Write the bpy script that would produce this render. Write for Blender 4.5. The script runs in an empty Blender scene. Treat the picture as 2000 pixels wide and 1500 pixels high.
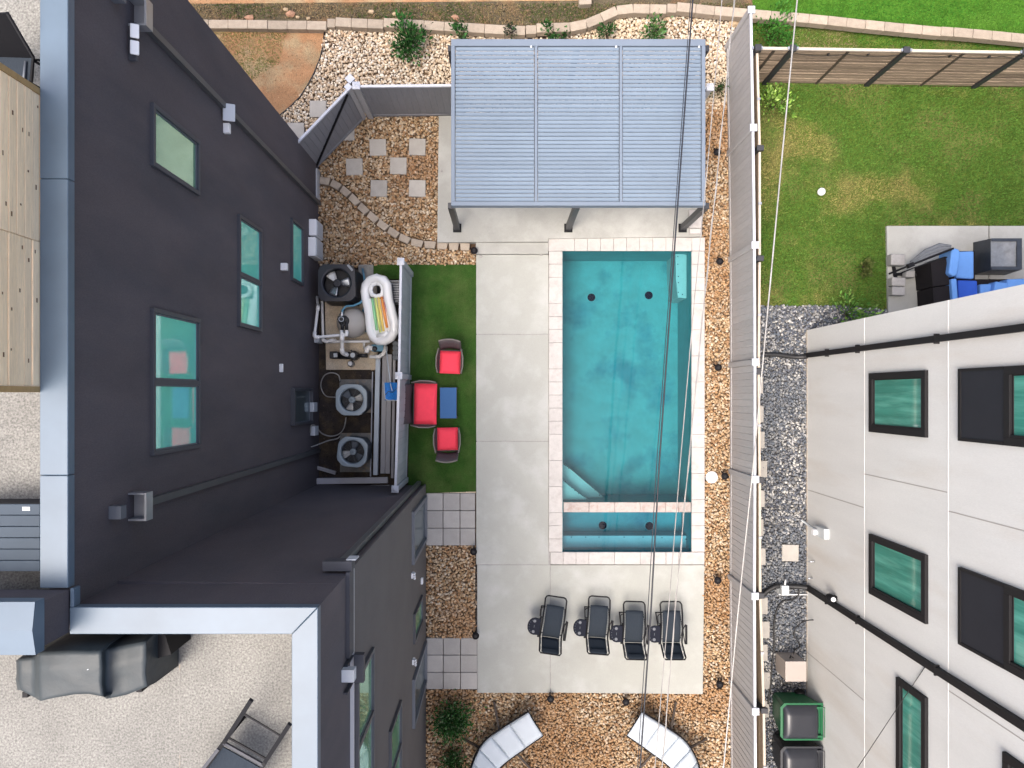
import bpy, bmesh, math, random
import numpy as np
from mathutils import Vector, Matrix

random.seed(7)
rng = np.random.default_rng(7)
R = math.radians
S = bpy.context.scene
COL = S.collection

# ------------------------------------------------------------------ camera, sky, sun, exposure
H = 17.35            # height of the drone above the ground, metres
F = 1388.0           # focal length in units of 1/2000 of the picture width
NX, NY = 985.0, 770.0
cam_data = bpy.data.cameras.new('camera')
cam = bpy.data.objects.new('camera', cam_data)
COL.objects.link(cam)
cam.location = (0, 0, H)
cam_data.sensor_width = 36
cam_data.lens = 36 * F / 2000
cam_data.shift_x = (1000 - NX) / 2000
cam_data.shift_y = (NY - 750) / 2000
cam_data.clip_start = 0.1
cam_data.clip_end = 2000
S.camera = cam

SUN_EL, SUN_AZ = 68, 228          # degrees; azimuth clockwise from north (+Y)
world = bpy.data.worlds.new('World')
S.world = world
world.use_nodes = True
wn = world.node_tree
bg = wn.nodes['Background']
sky = wn.nodes.new('ShaderNodeTexSky')
sky.sky_type = 'NISHITA'
sky.sun_disc = False
sky.sun_elevation = R(SUN_EL)
sky.sun_rotation = R(SUN_AZ)
sky.air_density = 0.8
sky.dust_density = 7.0
sky.ozone_density = 1.0
wn.links.new(sky.outputs[0], bg.inputs[0])
bg.inputs[1].default_value = 0.15
sd = bpy.data.lights.new('sun', 'SUN')
sd.energy = 0.8
sd.angle = R(30)
sd.color = (1.0, 0.965, 0.90)
sun = bpy.data.objects.new('sun', sd)
COL.objects.link(sun)
sv = Vector((math.sin(R(SUN_AZ)) * math.cos(R(SUN_EL)), math.cos(R(SUN_AZ)) * math.cos(R(SUN_EL)), math.sin(R(SUN_EL))))
sun.rotation_euler = sv.to_track_quat('Z', 'Y').to_euler()
sun.location = (0, 0, 60)
S.view_settings.view_transform = 'Standard'
S.view_settings.look = 'None'
S.view_settings.exposure = 1.32
S.view_settings.gamma = 1.0
S.view_settings.use_curve_mapping = False
try:
    S.cycles.max_bounces = 8
    S.cycles.transparent_max_bounces = 12
    S.cycles.caustics_reflective = False
    S.cycles.caustics_refractive = False
    S.cycles.use_denoising = True
except Exception:
    pass


def G(px, py, z=0.0):
    """World point at height z that the survey photograph shows at (px, py)."""
    k = (H - z) / F
    return ((px - NX) * k, (NY - py) * k, z)


def GX(px, z=0.0):
    return (px - NX) * (H - z) / F


def GY(py, z=0.0):
    return (NY - py) * (H - z) / F


# ------------------------------------------------------------------ materials
MATS = {}


def mat(name, c, rough=0.6, metal=0.0, var=0.12, scale=3.0, fine=0.0, fscale=60.0, rand=0.0, bump=0.0, bscale=40.0,
        c2=None, c2scale=0.6, c2lo=0.45, c2hi=0.62, stretch=(1, 1, 1), spec=0.5, attr=None, coat=0.0, alpha=1.0):
    if name in MATS:
        return MATS[name]
    m = bpy.data.materials.new(name)
    m.use_nodes = True
    nt = m.node_tree
    N, L = nt.nodes, nt.links
    b = N['Principled BSDF']
    b.inputs['Roughness'].default_value = rough
    b.inputs['Metallic'].default_value = metal
    b.inputs['Specular IOR Level'].default_value = spec
    b.inputs['Coat Weight'].default_value = coat
    b.inputs['Alpha'].default_value = alpha
    geo = N.new('ShaderNodeNewGeometry')
    mp = N.new('ShaderNodeVectorMath')
    mp.operation = 'MULTIPLY'
    mp.inputs[1].default_value = stretch
    L.new(geo.outputs['Position'], mp.inputs[0])

    def noise(sc, detail=4.0, rough_=0.6):
        n = N.new('ShaderNodeTexNoise')
        n.inputs['Scale'].default_value = sc
        n.inputs['Detail'].default_value = detail
        n.inputs['Roughness'].default_value = rough_
        L.new(mp.outputs[0], n.inputs['Vector'])
        return n.outputs['Fac']
    if attr:
        a = N.new('ShaderNodeAttribute')
        a.attribute_name = attr
        col = a.outputs['Color']
    else:
        rgb = N.new('ShaderNodeRGB')
        rgb.outputs[0].default_value = (*c, 1)
        col = rgb.outputs[0]
    if c2:
        mr = N.new('ShaderNodeMapRange')
        mr.inputs[1].default_value = c2lo
        mr.inputs[2].default_value = c2hi
        L.new(noise(c2scale, 5.0), mr.inputs[0])
        mx = N.new('ShaderNodeMix')
        mx.data_type = 'RGBA'
        L.new(mr.outputs[0], mx.inputs['Factor'])
        L.new(col, mx.inputs['A'])
        mx.inputs['B'].default_value = (*c2, 1)
        col = mx.outputs['Result']

    def gain(col, fac_socket, lo, hi, f0=0.25, f1=0.75):
        mr = N.new('ShaderNodeMapRange')
        mr.inputs[1].default_value = f0
        mr.inputs[2].default_value = f1
        mr.inputs[3].default_value = lo
        mr.inputs[4].default_value = hi
        L.new(fac_socket, mr.inputs[0])
        hv = N.new('ShaderNodeVectorMath')
        hv.operation = 'SCALE'
        L.new(col, hv.inputs[0])
        L.new(mr.outputs[0], hv.inputs['Scale'])
        return hv.outputs[0]
    if var:
        col = gain(col, noise(scale), 1 - var, 1 + var)
    if fine:
        col = gain(col, noise(fscale, 2.0, 0.7), 1 - fine, 1 + fine, 0.3, 0.7)
    if rand:
        oi = N.new('ShaderNodeObjectInfo')
        col = gain(col, oi.outputs['Random'], 1 - rand, 1 + rand, 0, 1)
    L.new(col, b.inputs['Base Color'])
    if bump:
        bp = N.new('ShaderNodeBump')
        bp.inputs['Strength'].default_value = bump
        bp.inputs['Distance'].default_value = 0.02
        L.new(noise(bscale, 3.0), bp.inputs['Height'])
        L.new(bp.outputs[0], b.inputs['Normal'])
    MATS[name] = m
    return m


M = {}
M['soil'] = mat('soil', (.10, .062, .038), .95, var=.35, scale=2.5, fine=.35, fscale=45, bump=.5)
M['wet_soil'] = mat('wet_soil', (.034, .027, .024), .9, var=.4, scale=4, fine=.4, fscale=50, bump=.5, c2=(.07, .05, .03), c2scale=2.2)
M['clay'] = mat('clay', (.31, .17, .085), .95, var=.25, scale=2.0, fine=.28, fscale=45, bump=.5, c2=(.30, .22, .125), c2scale=1.3, c2lo=.45, c2hi=.6)
M['mulch'] = mat('mulch', (.085, .068, .040), .95, var=.4, scale=4, fine=.6, fscale=38, bump=.7, c2=(.15, .085, .042), c2scale=1.8, c2lo=.5, c2hi=.7)
M['grass_base'] = mat('grass_base', (.07, .11, .018), .95, spec=.08, var=.3, scale=2.0, fine=.3, fscale=40, c2=(.15, .14, .05), c2scale=.85, c2lo=.48, c2hi=.66, bump=.4)
M['grass_bright'] = mat('grass_bright', (.05, .13, .014), .95, spec=.08, var=.25, scale=2.5, fine=.3, fscale=40, bump=.4)
M['blade'] = mat('blade', (.05, .1, .02), .85, var=0, attr='Col', spec=.08)
M['turf'] = mat('turf', (.03, .075, .014), .9, spec=.08, var=.3, scale=2.2, fine=.3, fscale=80, bump=.3, c2=(.05, .085, .022), c2scale=1.4)
M['gravel_base'] = mat('gravel_base', (.13, .085, .05), .95, var=.3, scale=6, fine=.4, fscale=45)
M['gravel_base_grey'] = mat('gravel_base_grey', (.075, .075, .078), .95, var=.3, scale=6, fine=.4, fscale=45)
M['stone'] = mat('stone', (.4, .3, .2), .8, var=.15, scale=18, attr='Col', spec=.3)
M['concrete'] = mat('concrete', (.345, .35, .322), .85, var=.06, scale=1.2, fine=.05, fscale=70, rand=.03, bump=.06, bscale=90, c2=(.395, .40, .38), c2scale=1.4, c2lo=.48, c2hi=.66)
M['slab'] = mat('slab', (.315, .315, .292), .85, var=.10, scale=1.5, fine=.05, fscale=60, bump=.06, c2=(.375, .375, .352), c2scale=1.1)
M['old_concrete'] = mat('old_concrete', (.62, .51, .37), .9, var=.2, scale=5, fine=.2, fscale=50, c2=(.54, .47, .36), c2scale=2.5, bump=.15)
M['pad_grey'] = mat('pad_grey', (.22, .215, .2), .9, var=.25, scale=6, fine=.15, fscale=50, c2=(.34, .24, .13), c2scale=3, c2lo=.55, c2hi=.7)
M['paver'] = mat('paver', (.36, .345, .325), .9, var=.07, scale=5, fine=.08, fscale=90, rand=.09, bump=.06)
M['stepper'] = mat('stepper', (.37, .35, .32), .9, var=.1, scale=5, fine=.08, fscale=90, rand=.12, bump=.06)
M['block'] = mat('block', (.36, .305, .245), .92, var=.12, scale=7, fine=.12, fscale=60, rand=.1, bump=.2)
M['block_pale'] = mat('block_pale', (.33, .275, .215), .92, var=.14, scale=9, fine=.12, fscale=60, rand=.11, bump=.2)
M['travertine'] = mat('travertine', (.43, .41, .392), .6, var=.07, scale=7, fine=.05, fscale=50, rand=.035, c2=(.375, .35, .335), c2scale=5, c2lo=.5, c2hi=.68)
M['travertine_pink'] = mat('travertine_pink', (.36, .315, .29), .5, var=.12, scale=9, fine=.10, fscale=50, rand=.12, c2=(.31, .235, .21), c2scale=6, c2lo=.5, c2hi=.65)
M['plaster'] = mat('plaster', (.055, .215, .24), .7, var=.16, scale=2.2, fine=.05, fscale=30, c2=(.018, .135, .18), c2scale=1.0, c2lo=.5, c2hi=.66)
M['plaster_bench'] = mat('plaster_bench', (.27, .36, .38), .7, var=.08, scale=3, fine=.05, fscale=30)
M['plaster_wall'] = mat('plaster_wall', (.08, .25, .28), .7, var=.12, scale=3)
M['stud'] = mat('stud', (.02, .04, .06), .5, var=0)
M['drain'] = mat('drain', (.002, .005, .016), 1.0, var=0, spec=0)
M['drain_ring'] = mat('drain_ring', (.06, .20, .24), .5, var=0)
M['stucco_dark'] = mat('stucco_dark', (.090, .077, .084), .85, var=.16, scale=.9, fine=.12, fscale=60, bump=.30, bscale=70, c2=(.070, .064, .074), c2scale=.7, c2lo=.45, c2hi=.65, stretch=(1, 1.6, .5))
M['stucco_lower_lit'] = mat('stucco_lower_lit', (.105, .097, .094), .85, var=.10, scale=1.2, fine=.10, fscale=60, bump=.30, bscale=70)  # lighter copy of the dark stucco: extra light on this wall painted in
M['trim_dark'] = mat('trim_dark', (.05, .053, .065), .55, spec=.3, var=.06, scale=5)
M['trim_light'] = mat('trim_light', (.45, .46, .48), .5, var=.05)
M['coping'] = mat('coping', (.092, .132, .175), .42, var=.14, scale=1.2, spec=.5)
M['roof_gravel'] = mat('roof_gravel', (.18, .177, .163), .9, var=.10, scale=.9, fine=.42, fscale=42, c2=(.215, .212, .195), c2scale=.8, bump=.3, bscale=60)
M['frame_dark'] = mat('frame_dark', (.05, .054, .066), .45, var=.05)
M['frame_mid'] = mat('frame_mid', (.105, .118, .14), .45, var=.05)
M['pipe_grey'] = mat('pipe_grey', (.10, .105, .11), .45, var=.08, metal=.3)
M['galv'] = mat('galv', (.42, .44, .47), .35, metal=.7, var=.1)
M['white_metal'] = mat('white_metal', (.78, .79, .8), .4, var=.03)
M['light_grey'] = mat('light_grey', (.5, .53, .56), .5, var=.05)
M['stucco_white'] = mat('stucco_white', (.62, .625, .605), .85, var=.05, scale=1.2, fine=.04, fscale=50, bump=.10, bscale=50, stretch=(1, 1.8, .35), c2=(.56, .54, .50), c2scale=.5, c2lo=.5, c2hi=.7)
M['joint_white'] = mat('joint_white', (.72, .71, .69), .7, var=.02)
M['joint_grey'] = mat('joint_grey', (.36, .34, .32), .8, var=.05)
M['black_trim'] = mat('black_trim', (.014, .013, .014), .6, spec=.25, var=.1, scale=6)
M['panel_dark'] = mat('panel_dark', (.02, .021, .027), .6, spec=.25, var=.08)
M['fence_grey'] = mat('fence_grey', (.37, .365, .37), .7, var=.08, scale=4, stretch=(6, 6, 1), fine=.05, fscale=20, rand=.05)
M['fence_pale'] = mat('fence_pale', (.33, .36, .38), .7, var=.08, scale=4, rand=.05)
M['fence_gate'] = mat('fence_gate', (.20, .205, .225), .7, var=.08, scale=4, stretch=(6, 6, 1), rand=.06)
M['rail_white'] = mat('rail_white', (.50, .52, .57), .5, var=.03)
M['wood_old'] = mat('wood_old', (.27, .205, .145), .85, var=.5, scale=6, stretch=(.35, 3, 9), fine=.3, fscale=35, rand=.3, spec=.2)
M['wood_new'] = mat('wood_new', (.92, .72, .47), .75, var=.13, scale=6, stretch=(8, .5, 8), fine=.08, fscale=30, rand=.08)
M['wood_frame'] = mat('wood_frame', (.40, .26, .11), .8, var=.15, scale=8, stretch=(4, 1, 4))
M['knot'] = mat('knot', (.16, .085, .04), .8, var=.1)
M['post_dark'] = mat('post_dark', (.03, .031, .036), .5, var=.1)
M['rail_tan'] = mat('rail_tan', (.46, .40, .33), .8, var=.12, scale=8)
M['louver'] = mat('louver', (.15, .195, .25), .6, spec=.3, metal=0, var=.05, scale=1.5, rand=.06)
M['pergola_frame'] = mat('pergola_frame', (.15, .185, .235), .6, spec=.3, metal=0, var=.04)
M['pergola_post'] = mat('pergola_post', (.03, .032, .038), .45, var=.05)
M['red'] = mat('red_fabric', (.78, .045, .08), .85, var=.05, scale=10, bump=.1)
M['wicker'] = mat('wicker', (.075, .062, .066), .8, var=.15, scale=30, bump=.5, bscale=90)
M['wicker_rim'] = mat('wicker_rim', (.16, .145, .13), .7, var=.1, scale=20)
M['blue_glass'] = mat('blue_glass', (.035, .105, .25), .6, var=.03, spec=.15)
M['black_metal'] = mat('black_metal', (.009, .009, .011), .6, var=.05, spec=.2)
M['sling'] = mat('sling', (.030, .038, .049), .9, spec=.1, var=.12, scale=40, stretch=(3, .4, 1), bump=.2)
M['lace'] = mat('lace', (.20, .215, .23), .8, var=.05)
M['tray'] = mat('tray', (.011, .013, .022), .75, var=.05, spec=.15)
M['cup'] = mat('cup_ring', (.12, .13, .15), .5, var=.05)
M['cushion_white'] = mat('cushion_white', (.50, .55, .595), .9, var=.03, scale=5, bump=.08, bscale=6)
M['rust_metal'] = mat('rust_metal', (.06, .045, .035), .6, var=.2, scale=12)
M['hp_black'] = mat('heat_pump_black', (.018, .019, .026), .45, var=.08)
M['hp_dark'] = mat('fan_dark', (.006, .006, .009), .5, var=0)
M['fan_blade'] = mat('fan_blade', (.28, .3, .33), .3, metal=.6, var=.05)
M['fan_blade_pale'] = mat('fan_blade_pale', (.62, .6, .55), .4, metal=.3, var=.05)
M['ac_grey'] = mat('condenser_grey', (.30, .355, .385), .5, var=.06, metal=.1)
M['ac_dark'] = mat('condenser_dark', (.10, .115, .13), .6, var=.1)
M['tank'] = mat('tank', (.40, .375, .345), .55, var=.06)
M['pvc'] = mat('pvc', (.86, .85, .82), .4, var=.04)
M['hose_blue'] = mat('hose_blue', (.09, .25, .36), .45, var=.05)
M['pump_black'] = mat('pump_black', (.015, .016, .018), .5, var=.1)
M['float_white'] = mat('float_white', (.88, .89, .9), .35, var=.02, coat=.3)
for nm, c in (('green', (.30, .68, .34)), ('lime', (.72, .78, .25)), ('yellow', (.85, .66, .18)), ('orange', (.82, .30, .07)), ('pink', (.75, .06, .28))):
    M['float_' + nm] = mat('float_' + nm, c, .4, var=.02, coat=.3)
M['net_blue'] = mat('net_blue', (.02, .19, .58), .7, var=.3, scale=25)
M['board_pale'] = mat('board_pale', (.52, .59, .66), .55, var=.06, scale=3)
M['board_grey'] = mat('board_grey', (.40, .395, .41), .7, var=.08, scale=4, stretch=(1, .3, 1))
M['board_mid'] = mat('board_mid', (.48, .48, .51), .65, var=.06, scale=4)
M['cover'] = mat('grill_cover', (.034, .043, .047), .55, var=.2, scale=4, bump=.25, bscale=9)
M['deckbox'] = mat('deck_box', (.05, .068, .09), .6, spec=.2, var=.08, rand=.08)
M['blue_cushion'] = mat('blue_cushion', (.12, .28, .62), .9, var=.05, scale=8)
M['blue_royal'] = mat('blue_royal', (.02, .085, .45), .85, var=.06, scale=8)
M['wicker_black'] = mat('wicker_black', (.014, .012, .013), .8, spec=.15, var=.12, scale=40, bump=.4)
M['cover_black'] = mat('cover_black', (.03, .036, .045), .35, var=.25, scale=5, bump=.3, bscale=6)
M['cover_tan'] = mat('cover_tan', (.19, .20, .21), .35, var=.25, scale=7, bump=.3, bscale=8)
M['stone_grey'] = mat('stone_grey', (.30, .29, .28), .85, var=.15, scale=10, fine=.1)
M['canopy_grey'] = mat('canopy_grey', (.13, .14, .155), .8, var=.15, scale=10)
M['red_plastic'] = mat('red_plastic', (.62, .02, .03), .35, var=.03)
M['bin_green'] = mat('bin_green', (.008, .10, .038), .4, var=.05)
M['bin_lid'] = mat('bin_lid', (.022, .024, .031), .3, var=.12, scale=5)
M['bin_black'] = mat('bin_black', (.02, .022, .028), .4, var=.08)
M['beige'] = mat('beige_metal', (.34, .30, .27), .55, var=.05)
M['meter_grey'] = mat('meter_grey', (.48, .51, .52), .45, var=.05)
M['black_rubber'] = mat('black_rubber', (.012, .012, .013), .5, var=.1)
M['lamp_black'] = mat('lamp_black', (.009, .008, .010), .7, spec=.15, var=.05)
M['lamp_lens'] = mat('lamp_lens', (.02, .02, .022), .5, var=.05, spec=.2)
M['cable_dark'] = mat('cable_dark', (.012, .014, .022), .5, var=.05)
M['cable_pale'] = mat('cable_pale', (.35, .34, .325), .45, var=.25, scale=4, metal=.2)
M['cable_mid'] = mat('cable_mid', (.26, .25, .24), .45, var=.4, scale=2.5)
M['bark'] = mat('bark', (.09, .06, .04), .9, var=.2)
M['rock_red'] = mat('rock_red', (.34, .19, .12), .9, var=.25, scale=12)
M['rock_tan'] = mat('rock_tan', (.40, .30, .19), .9, var=.25, scale=12)
M['curtain'] = mat('curtain', (.55, .58, .54), .9, var=.08, scale=9, stretch=(1, 6, .3))


def glass(name, c, rough, metal):
    m = mat(name, c, rough, metal, var=.03, scale=1.5, spec=.8)
    return m


def blind_glass(name, c, refl, tint):
    """window glass with a pale blind close behind it: part mirror, part blind seen through green glass"""
    m = mat(name, c, .5, var=.10, scale=1.3)
    nt = m.node_tree
    N, L = nt.nodes, nt.links
    b = N['Principled BSDF']
    gl = N.new('ShaderNodeBsdfGlossy')
    gl.inputs['Color'].default_value = (*tint, 1)
    gl.inputs['Roughness'].default_value = .03
    mx = N.new('ShaderNodeMixShader')
    mx.inputs[0].default_value = refl
    L.new(b.outputs[0], mx.inputs[1])
    L.new(gl.outputs[0], mx.inputs[2])
    L.new(mx.outputs[0], N['Material Output'].inputs['Surface'])
    return m


M['mirror_teal'] = blind_glass('mirror_teal', (.20, .95, .78), .40, (.8, 1, .95))
M['mirror_green'] = blind_glass('mirror_green', (.14, .36, .20), .55, (.75, 1, .85))
M['mirror_dim'] = blind_glass('mirror_dim', (.05, .07, .08), .35, (.8, .9, .95))
M['pane_teal'] = mat('pane_teal', (.05, .23, .18), .06, 0.0, var=.22, scale=1.6, stretch=(1, 5, .45), spec=.9, c2=(.10, .34, .27), c2scale=1.3)


def water_mat(name, tint):
    m = bpy.data.materials.new(name)
    m.use_nodes = True
    nt = m.node_tree
    N, L = nt.nodes, nt.links
    N.remove(N['Principled BSDF'])
    out = N['Material Output']
    tr = N.new('ShaderNodeBsdfTransparent')
    tr.inputs[0].default_value = (*tint, 1)
    gl = N.new('ShaderNodeBsdfGlossy')
    gl.inputs['Roughness'].default_value = .03
    fr = N.new('ShaderNodeFresnel')
    fr.inputs[0].default_value = 1.33
    geo = N.new('ShaderNodeNewGeometry')
    ns = N.new('ShaderNodeTexNoise')
    ns.inputs['Scale'].default_value = 1.6
    ns.inputs['Detail'].default_value = 2
    L.new(geo.outputs['Position'], ns.inputs['Vector'])
    bp = N.new('ShaderNodeBump')
    bp.inputs['Strength'].default_value = .05
    bp.inputs['Distance'].default_value = .05
    L.new(ns.outputs['Fac'], bp.inputs['Height'])
    L.new(bp.outputs[0], gl.inputs['Normal'])
    L.new(bp.outputs[0], fr.inputs['Normal'])
    mx = N.new('ShaderNodeMixShader')
    L.new(fr.outputs[0], mx.inputs[0])
    L.new(tr.outputs[0], mx.inputs[1])
    L.new(gl.outputs[0], mx.inputs[2])
    L.new(mx.outputs[0], out.inputs['Surface'])
    return m


M['water'] = water_mat('pool_water', (.56, .92, .94))
M['water_spa'] = water_mat('spa_water', (.46, .84, .94))

# ------------------------------------------------------------------ object helpers
ORG = {}


def org(o):
    return ORG.get(o.name, Vector((0, 0, 0)))


def tag(o, label=None, cat=None, group=None, kind=None):
    if label:
        o['label'] = label
    if cat:
        o['category'] = cat
    if group:
        o['group'] = group
    if kind:
        o['kind'] = kind
    return o


def thing(name, label, cat, loc=(0, 0, 0), group=None, kind=None):
    o = bpy.data.objects.new(name, None)
    COL.objects.link(o)
    o.location = loc
    o.empty_display_size = .2
    ORG[o.name] = Vector(loc)
    return tag(o, label, cat, group, kind)


class MB:
    def __init__(s):
        s.v, s.f, s.smooth = [], [], []

    def add(s, vs, fs, smooth=False):
        n = len(s.v)
        s.v += [tuple(p) for p in vs]
        s.f += [tuple(i + n for i in q) for q in fs]
        s.smooth += [smooth] * len(fs)
        return s

    def box(s, a, b):
        (x0, y0, z0), (x1, y1, z1) = [[min(a[i], b[i]) for i in range(3)], [max(a[i], b[i]) for i in range(3)]]
        return s.add([(x0, y0, z0), (x1, y0, z0), (x1, y1, z0), (x0, y1, z0), (x0, y0, z1), (x1, y0, z1), (x1, y1, z1), (x0, y1, z1)],
                     [(3, 2, 1, 0), (4, 5, 6, 7), (0, 1, 5, 4), (1, 2, 6, 5), (2, 3, 7, 6), (3, 0, 4, 7)])

    def obox(s, c, size, rz=0.0, mx=None):
        hx, hy, hz = [d / 2 for d in size]
        m = mx or Matrix.Rotation(rz, 3, 'Z')
        pts = [m @ Vector((x, y, z)) + Vector(c) for z in (-hz, hz) for x, y in ((-hx, -hy), (hx, -hy), (hx, hy), (-hx, hy))]
        return s.add(pts, [(3, 2, 1, 0), (4, 5, 6, 7), (0, 1, 5, 4), (1, 2, 6, 5), (2, 3, 7, 6), (3, 0, 4, 7)])

    def bar(s, p, q, w, t=None):
        """square-section bar from p to q"""
        p, q = Vector(p), Vector(q)
        d = q - p
        return s.obox((p + q) / 2, (w, t or w, d.length), mx=d.to_track_quat('Z', 'Y').to_matrix())

    def prism(s, poly, z0, z1):
        a = sum(poly[i][0] * poly[(i + 1) % len(poly)][1] - poly[(i + 1) % len(poly)][0] * poly[i][1] for i in range(len(poly)))
        if a < 0:
            poly = poly[::-1]
        n = len(poly)
        vs = [(x, y, z0) for x, y in poly] + [(x, y, z1) for x, y in poly]
        fs = [tuple(range(n - 1, -1, -1)), tuple(range(n, 2 * n))] + [(i, (i + 1) % n, n + (i + 1) % n, n + i) for i in range(n)]
        return s.add(vs, fs)

    def tube(s, pts, r, n=6, closed=False, caps=True):
        pts = [Vector(p) for p in pts]
        rs = r if isinstance(r, (list, tuple)) else [r] * len(pts)
        m = len(pts)
        vs, fs = [], []
        ref = None
        for i, p in enumerate(pts):
            a = pts[(i - 1) % m] if (closed or i > 0) else p
            b = pts[(i + 1) % m] if (closed or i < m - 1) else p
            d = (b - a).normalized()
            if ref is None:
                ref = d.orthogonal().normalized()
            ref = (ref - d * ref.dot(d))
            if ref.length < 1e-5:
                ref = d.orthogonal()
            ref.normalize()
            e = d.cross(ref)
            for k in range(n):
                t = 2 * math.pi * k / n
                vs.append(p + (ref * math.cos(t) + e * math.sin(t)) * rs[i])
        rings = m if closed else m - 1
        for i in range(rings):
            j = (i + 1) % m
            for k in range(n):
                fs.append((i * n + k, i * n + (k + 1) % n, j * n + (k + 1) % n, j * n + k))
        s.add(vs, fs, True)
        if caps and not closed:
            o = len(s.v) - len(vs)
            s.f += [tuple(o + k for k in range(n - 1, -1, -1)), tuple(o + (m - 1) * n + k for k in range(n))]
            s.smooth += [False, False]
        return s

    def lathe(s, c, prof, n=20, smooth=True):
        """profile of (radius, z) from bottom to top around c"""
        vs, fs = [], []
        for r, z in prof:
            for k in range(n):
                t = 2 * math.pi * k / n
                vs.append((c[0] + r * math.cos(t), c[1] + r * math.sin(t), c[2] + z))
        for i in range(len(prof) - 1):
            for k in range(n):
                fs.append((i * n + k, i * n + (k + 1) % n, (i + 1) * n + (k + 1) % n, (i + 1) * n + k))
        s.add(vs, fs, smooth)
        o = len(s.v) - len(vs)
        s.f += [tuple(o + k for k in range(n - 1, -1, -1)), tuple(o + (len(prof) - 1) * n + k for k in range(n))]
        s.smooth += [False, False]
        return s

    def grid(s, fn, nu, nv, smooth=True):
        vs = [fn(i / nu, j / nv) for i in range(nu + 1) for j in range(nv + 1)]
        fs = [(i * (nv + 1) + j, (i + 1) * (nv + 1) + j, (i + 1) * (nv + 1) + j + 1, i * (nv + 1) + j + 1) for i in range(nu) for j in range(nv)]
        return s.add(vs, fs, smooth)

    def build(s, name, m, parent=None, bevel=0.0, seg=2, solid=0.0, origin=None):
        base = org(parent) if parent else Vector(origin or (0, 0, 0))
        me = bpy.data.meshes.new(name)
        me.from_pydata([(x - base.x, y - base.y, z - base.z) for x, y, z in s.v], [], s.f)
        me.polygons.foreach_set('use_smooth', s.smooth)
        if isinstance(m, str):
            m = M[m]
        me.materials.append(m)
        me.update()
        o = bpy.data.objects.new(name, me)
        COL.objects.link(o)
        if parent:
            o.parent = parent
        else:
            o.location = base
        ORG[o.name] = base
        if solid:
            md = o.modifiers.new('solid', 'SOLIDIFY')
            md.thickness = solid
            md.offset = 0
        if bevel:
            md = o.modifiers.new('bevel', 'BEVEL')
            md.width = bevel
            md.segments = seg
            md.limit_method = 'ANGLE'
            md.angle_limit = R(40)
            if seg > 1:
                me.polygons.foreach_set('use_smooth', [True] * len(me.polygons))
                md.harden_normals = True
        return o


def structure(name, mb, m, label=None):
    return tag(mb.build(name, m), label, None, None, 'structure')


def dup(src, loc=None, rz=None, label=None, parent=None):
    """copy of a thing with its parts and their sub-parts (mesh data shared)"""
    c = src.copy()
    COL.objects.link(c)
    if parent is not None:
        c.parent = parent
    if loc is not None:
        c.location = loc
    if rz is not None:
        c.rotation_euler.z = rz
    if label:
        c['label'] = label
    for ch in list(src.children):
        d = ch.copy()
        COL.objects.link(d)
        d.parent = c
        for g in list(ch.children):
            e = g.copy()
            COL.objects.link(e)
            e.parent = d
    return c


def piece(src, loc, rz=0.0, parent=None, scale=None):
    """another copy of a small piece that shares its mesh"""
    c = src.copy()
    COL.objects.link(c)
    c.location = Vector(loc) - (org(parent) if parent else Vector())
    c.rotation_euler = (0, 0, rz)
    if parent:
        c.parent = parent
    if scale:
        c.scale = scale
    return c


def gpoly(pts, z=0.0):
    return [G(x, y, z)[:2] for x, y in pts]


def inside(poly, x, y):
    """vectorised point-in-polygon"""
    r = np.zeros(len(x), bool)
    n = len(poly)
    for i in range(n):
        x0, y0 = poly[i]
        x1, y1 = poly[(i + 1) % n]
        c = ((y0 > y) != (y1 > y)) & (x < (x1 - x0) * (y - y0) / ((y1 - y0) if y1 != y0 else 1e-9) + x0)
        r ^= c
    return r


def vnoise(x, y, sc, seed):
    """smooth 2-D value noise in 0..1"""
    g = np.random.default_rng(seed).random((64, 64))
    u, v = x * sc + 100, y * sc + 100
    i, j = np.floor(u).astype(int), np.floor(v).astype(int)
    a, b = u - i, v - j
    a, b = a * a * (3 - 2 * a), b * b * (3 - 2 * b)
    i0, i1, j0, j1 = i % 64, (i + 1) % 64, j % 64, (j + 1) % 64
    return (g[i0, j0] * (1 - a) + g[i1, j0] * a) * (1 - b) + (g[i0, j1] * (1 - a) + g[i1, j1] * a) * b


def mesh_np(name, verts, tris, cols, m, smooth):
    me = bpy.data.meshes.new(name)
    nv, nf = len(verts), len(tris)
    me.vertices.add(nv)
    me.vertices.foreach_set('co', verts.astype(np.float32).ravel())
    me.loops.add(nf * 3)
    me.loops.foreach_set('vertex_index', tris.astype(np.int32).ravel())
    me.polygons.add(nf)
    me.polygons.foreach_set('loop_start', np.arange(0, nf * 3, 3, dtype=np.int32))
    me.polygons.foreach_set('use_smooth', np.full(nf, smooth))
    at = me.color_attributes.new('Col', 'FLOAT_COLOR', 'POINT')
    at.data.foreach_set('color', np.concatenate([cols, np.ones((nv, 1))], 1).astype(np.float32).ravel())
    me.materials.append(m)
    me.update(calc_edges=True)
    o = bpy.data.objects.new(name, me)
    COL.objects.link(o)
    return o


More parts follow.
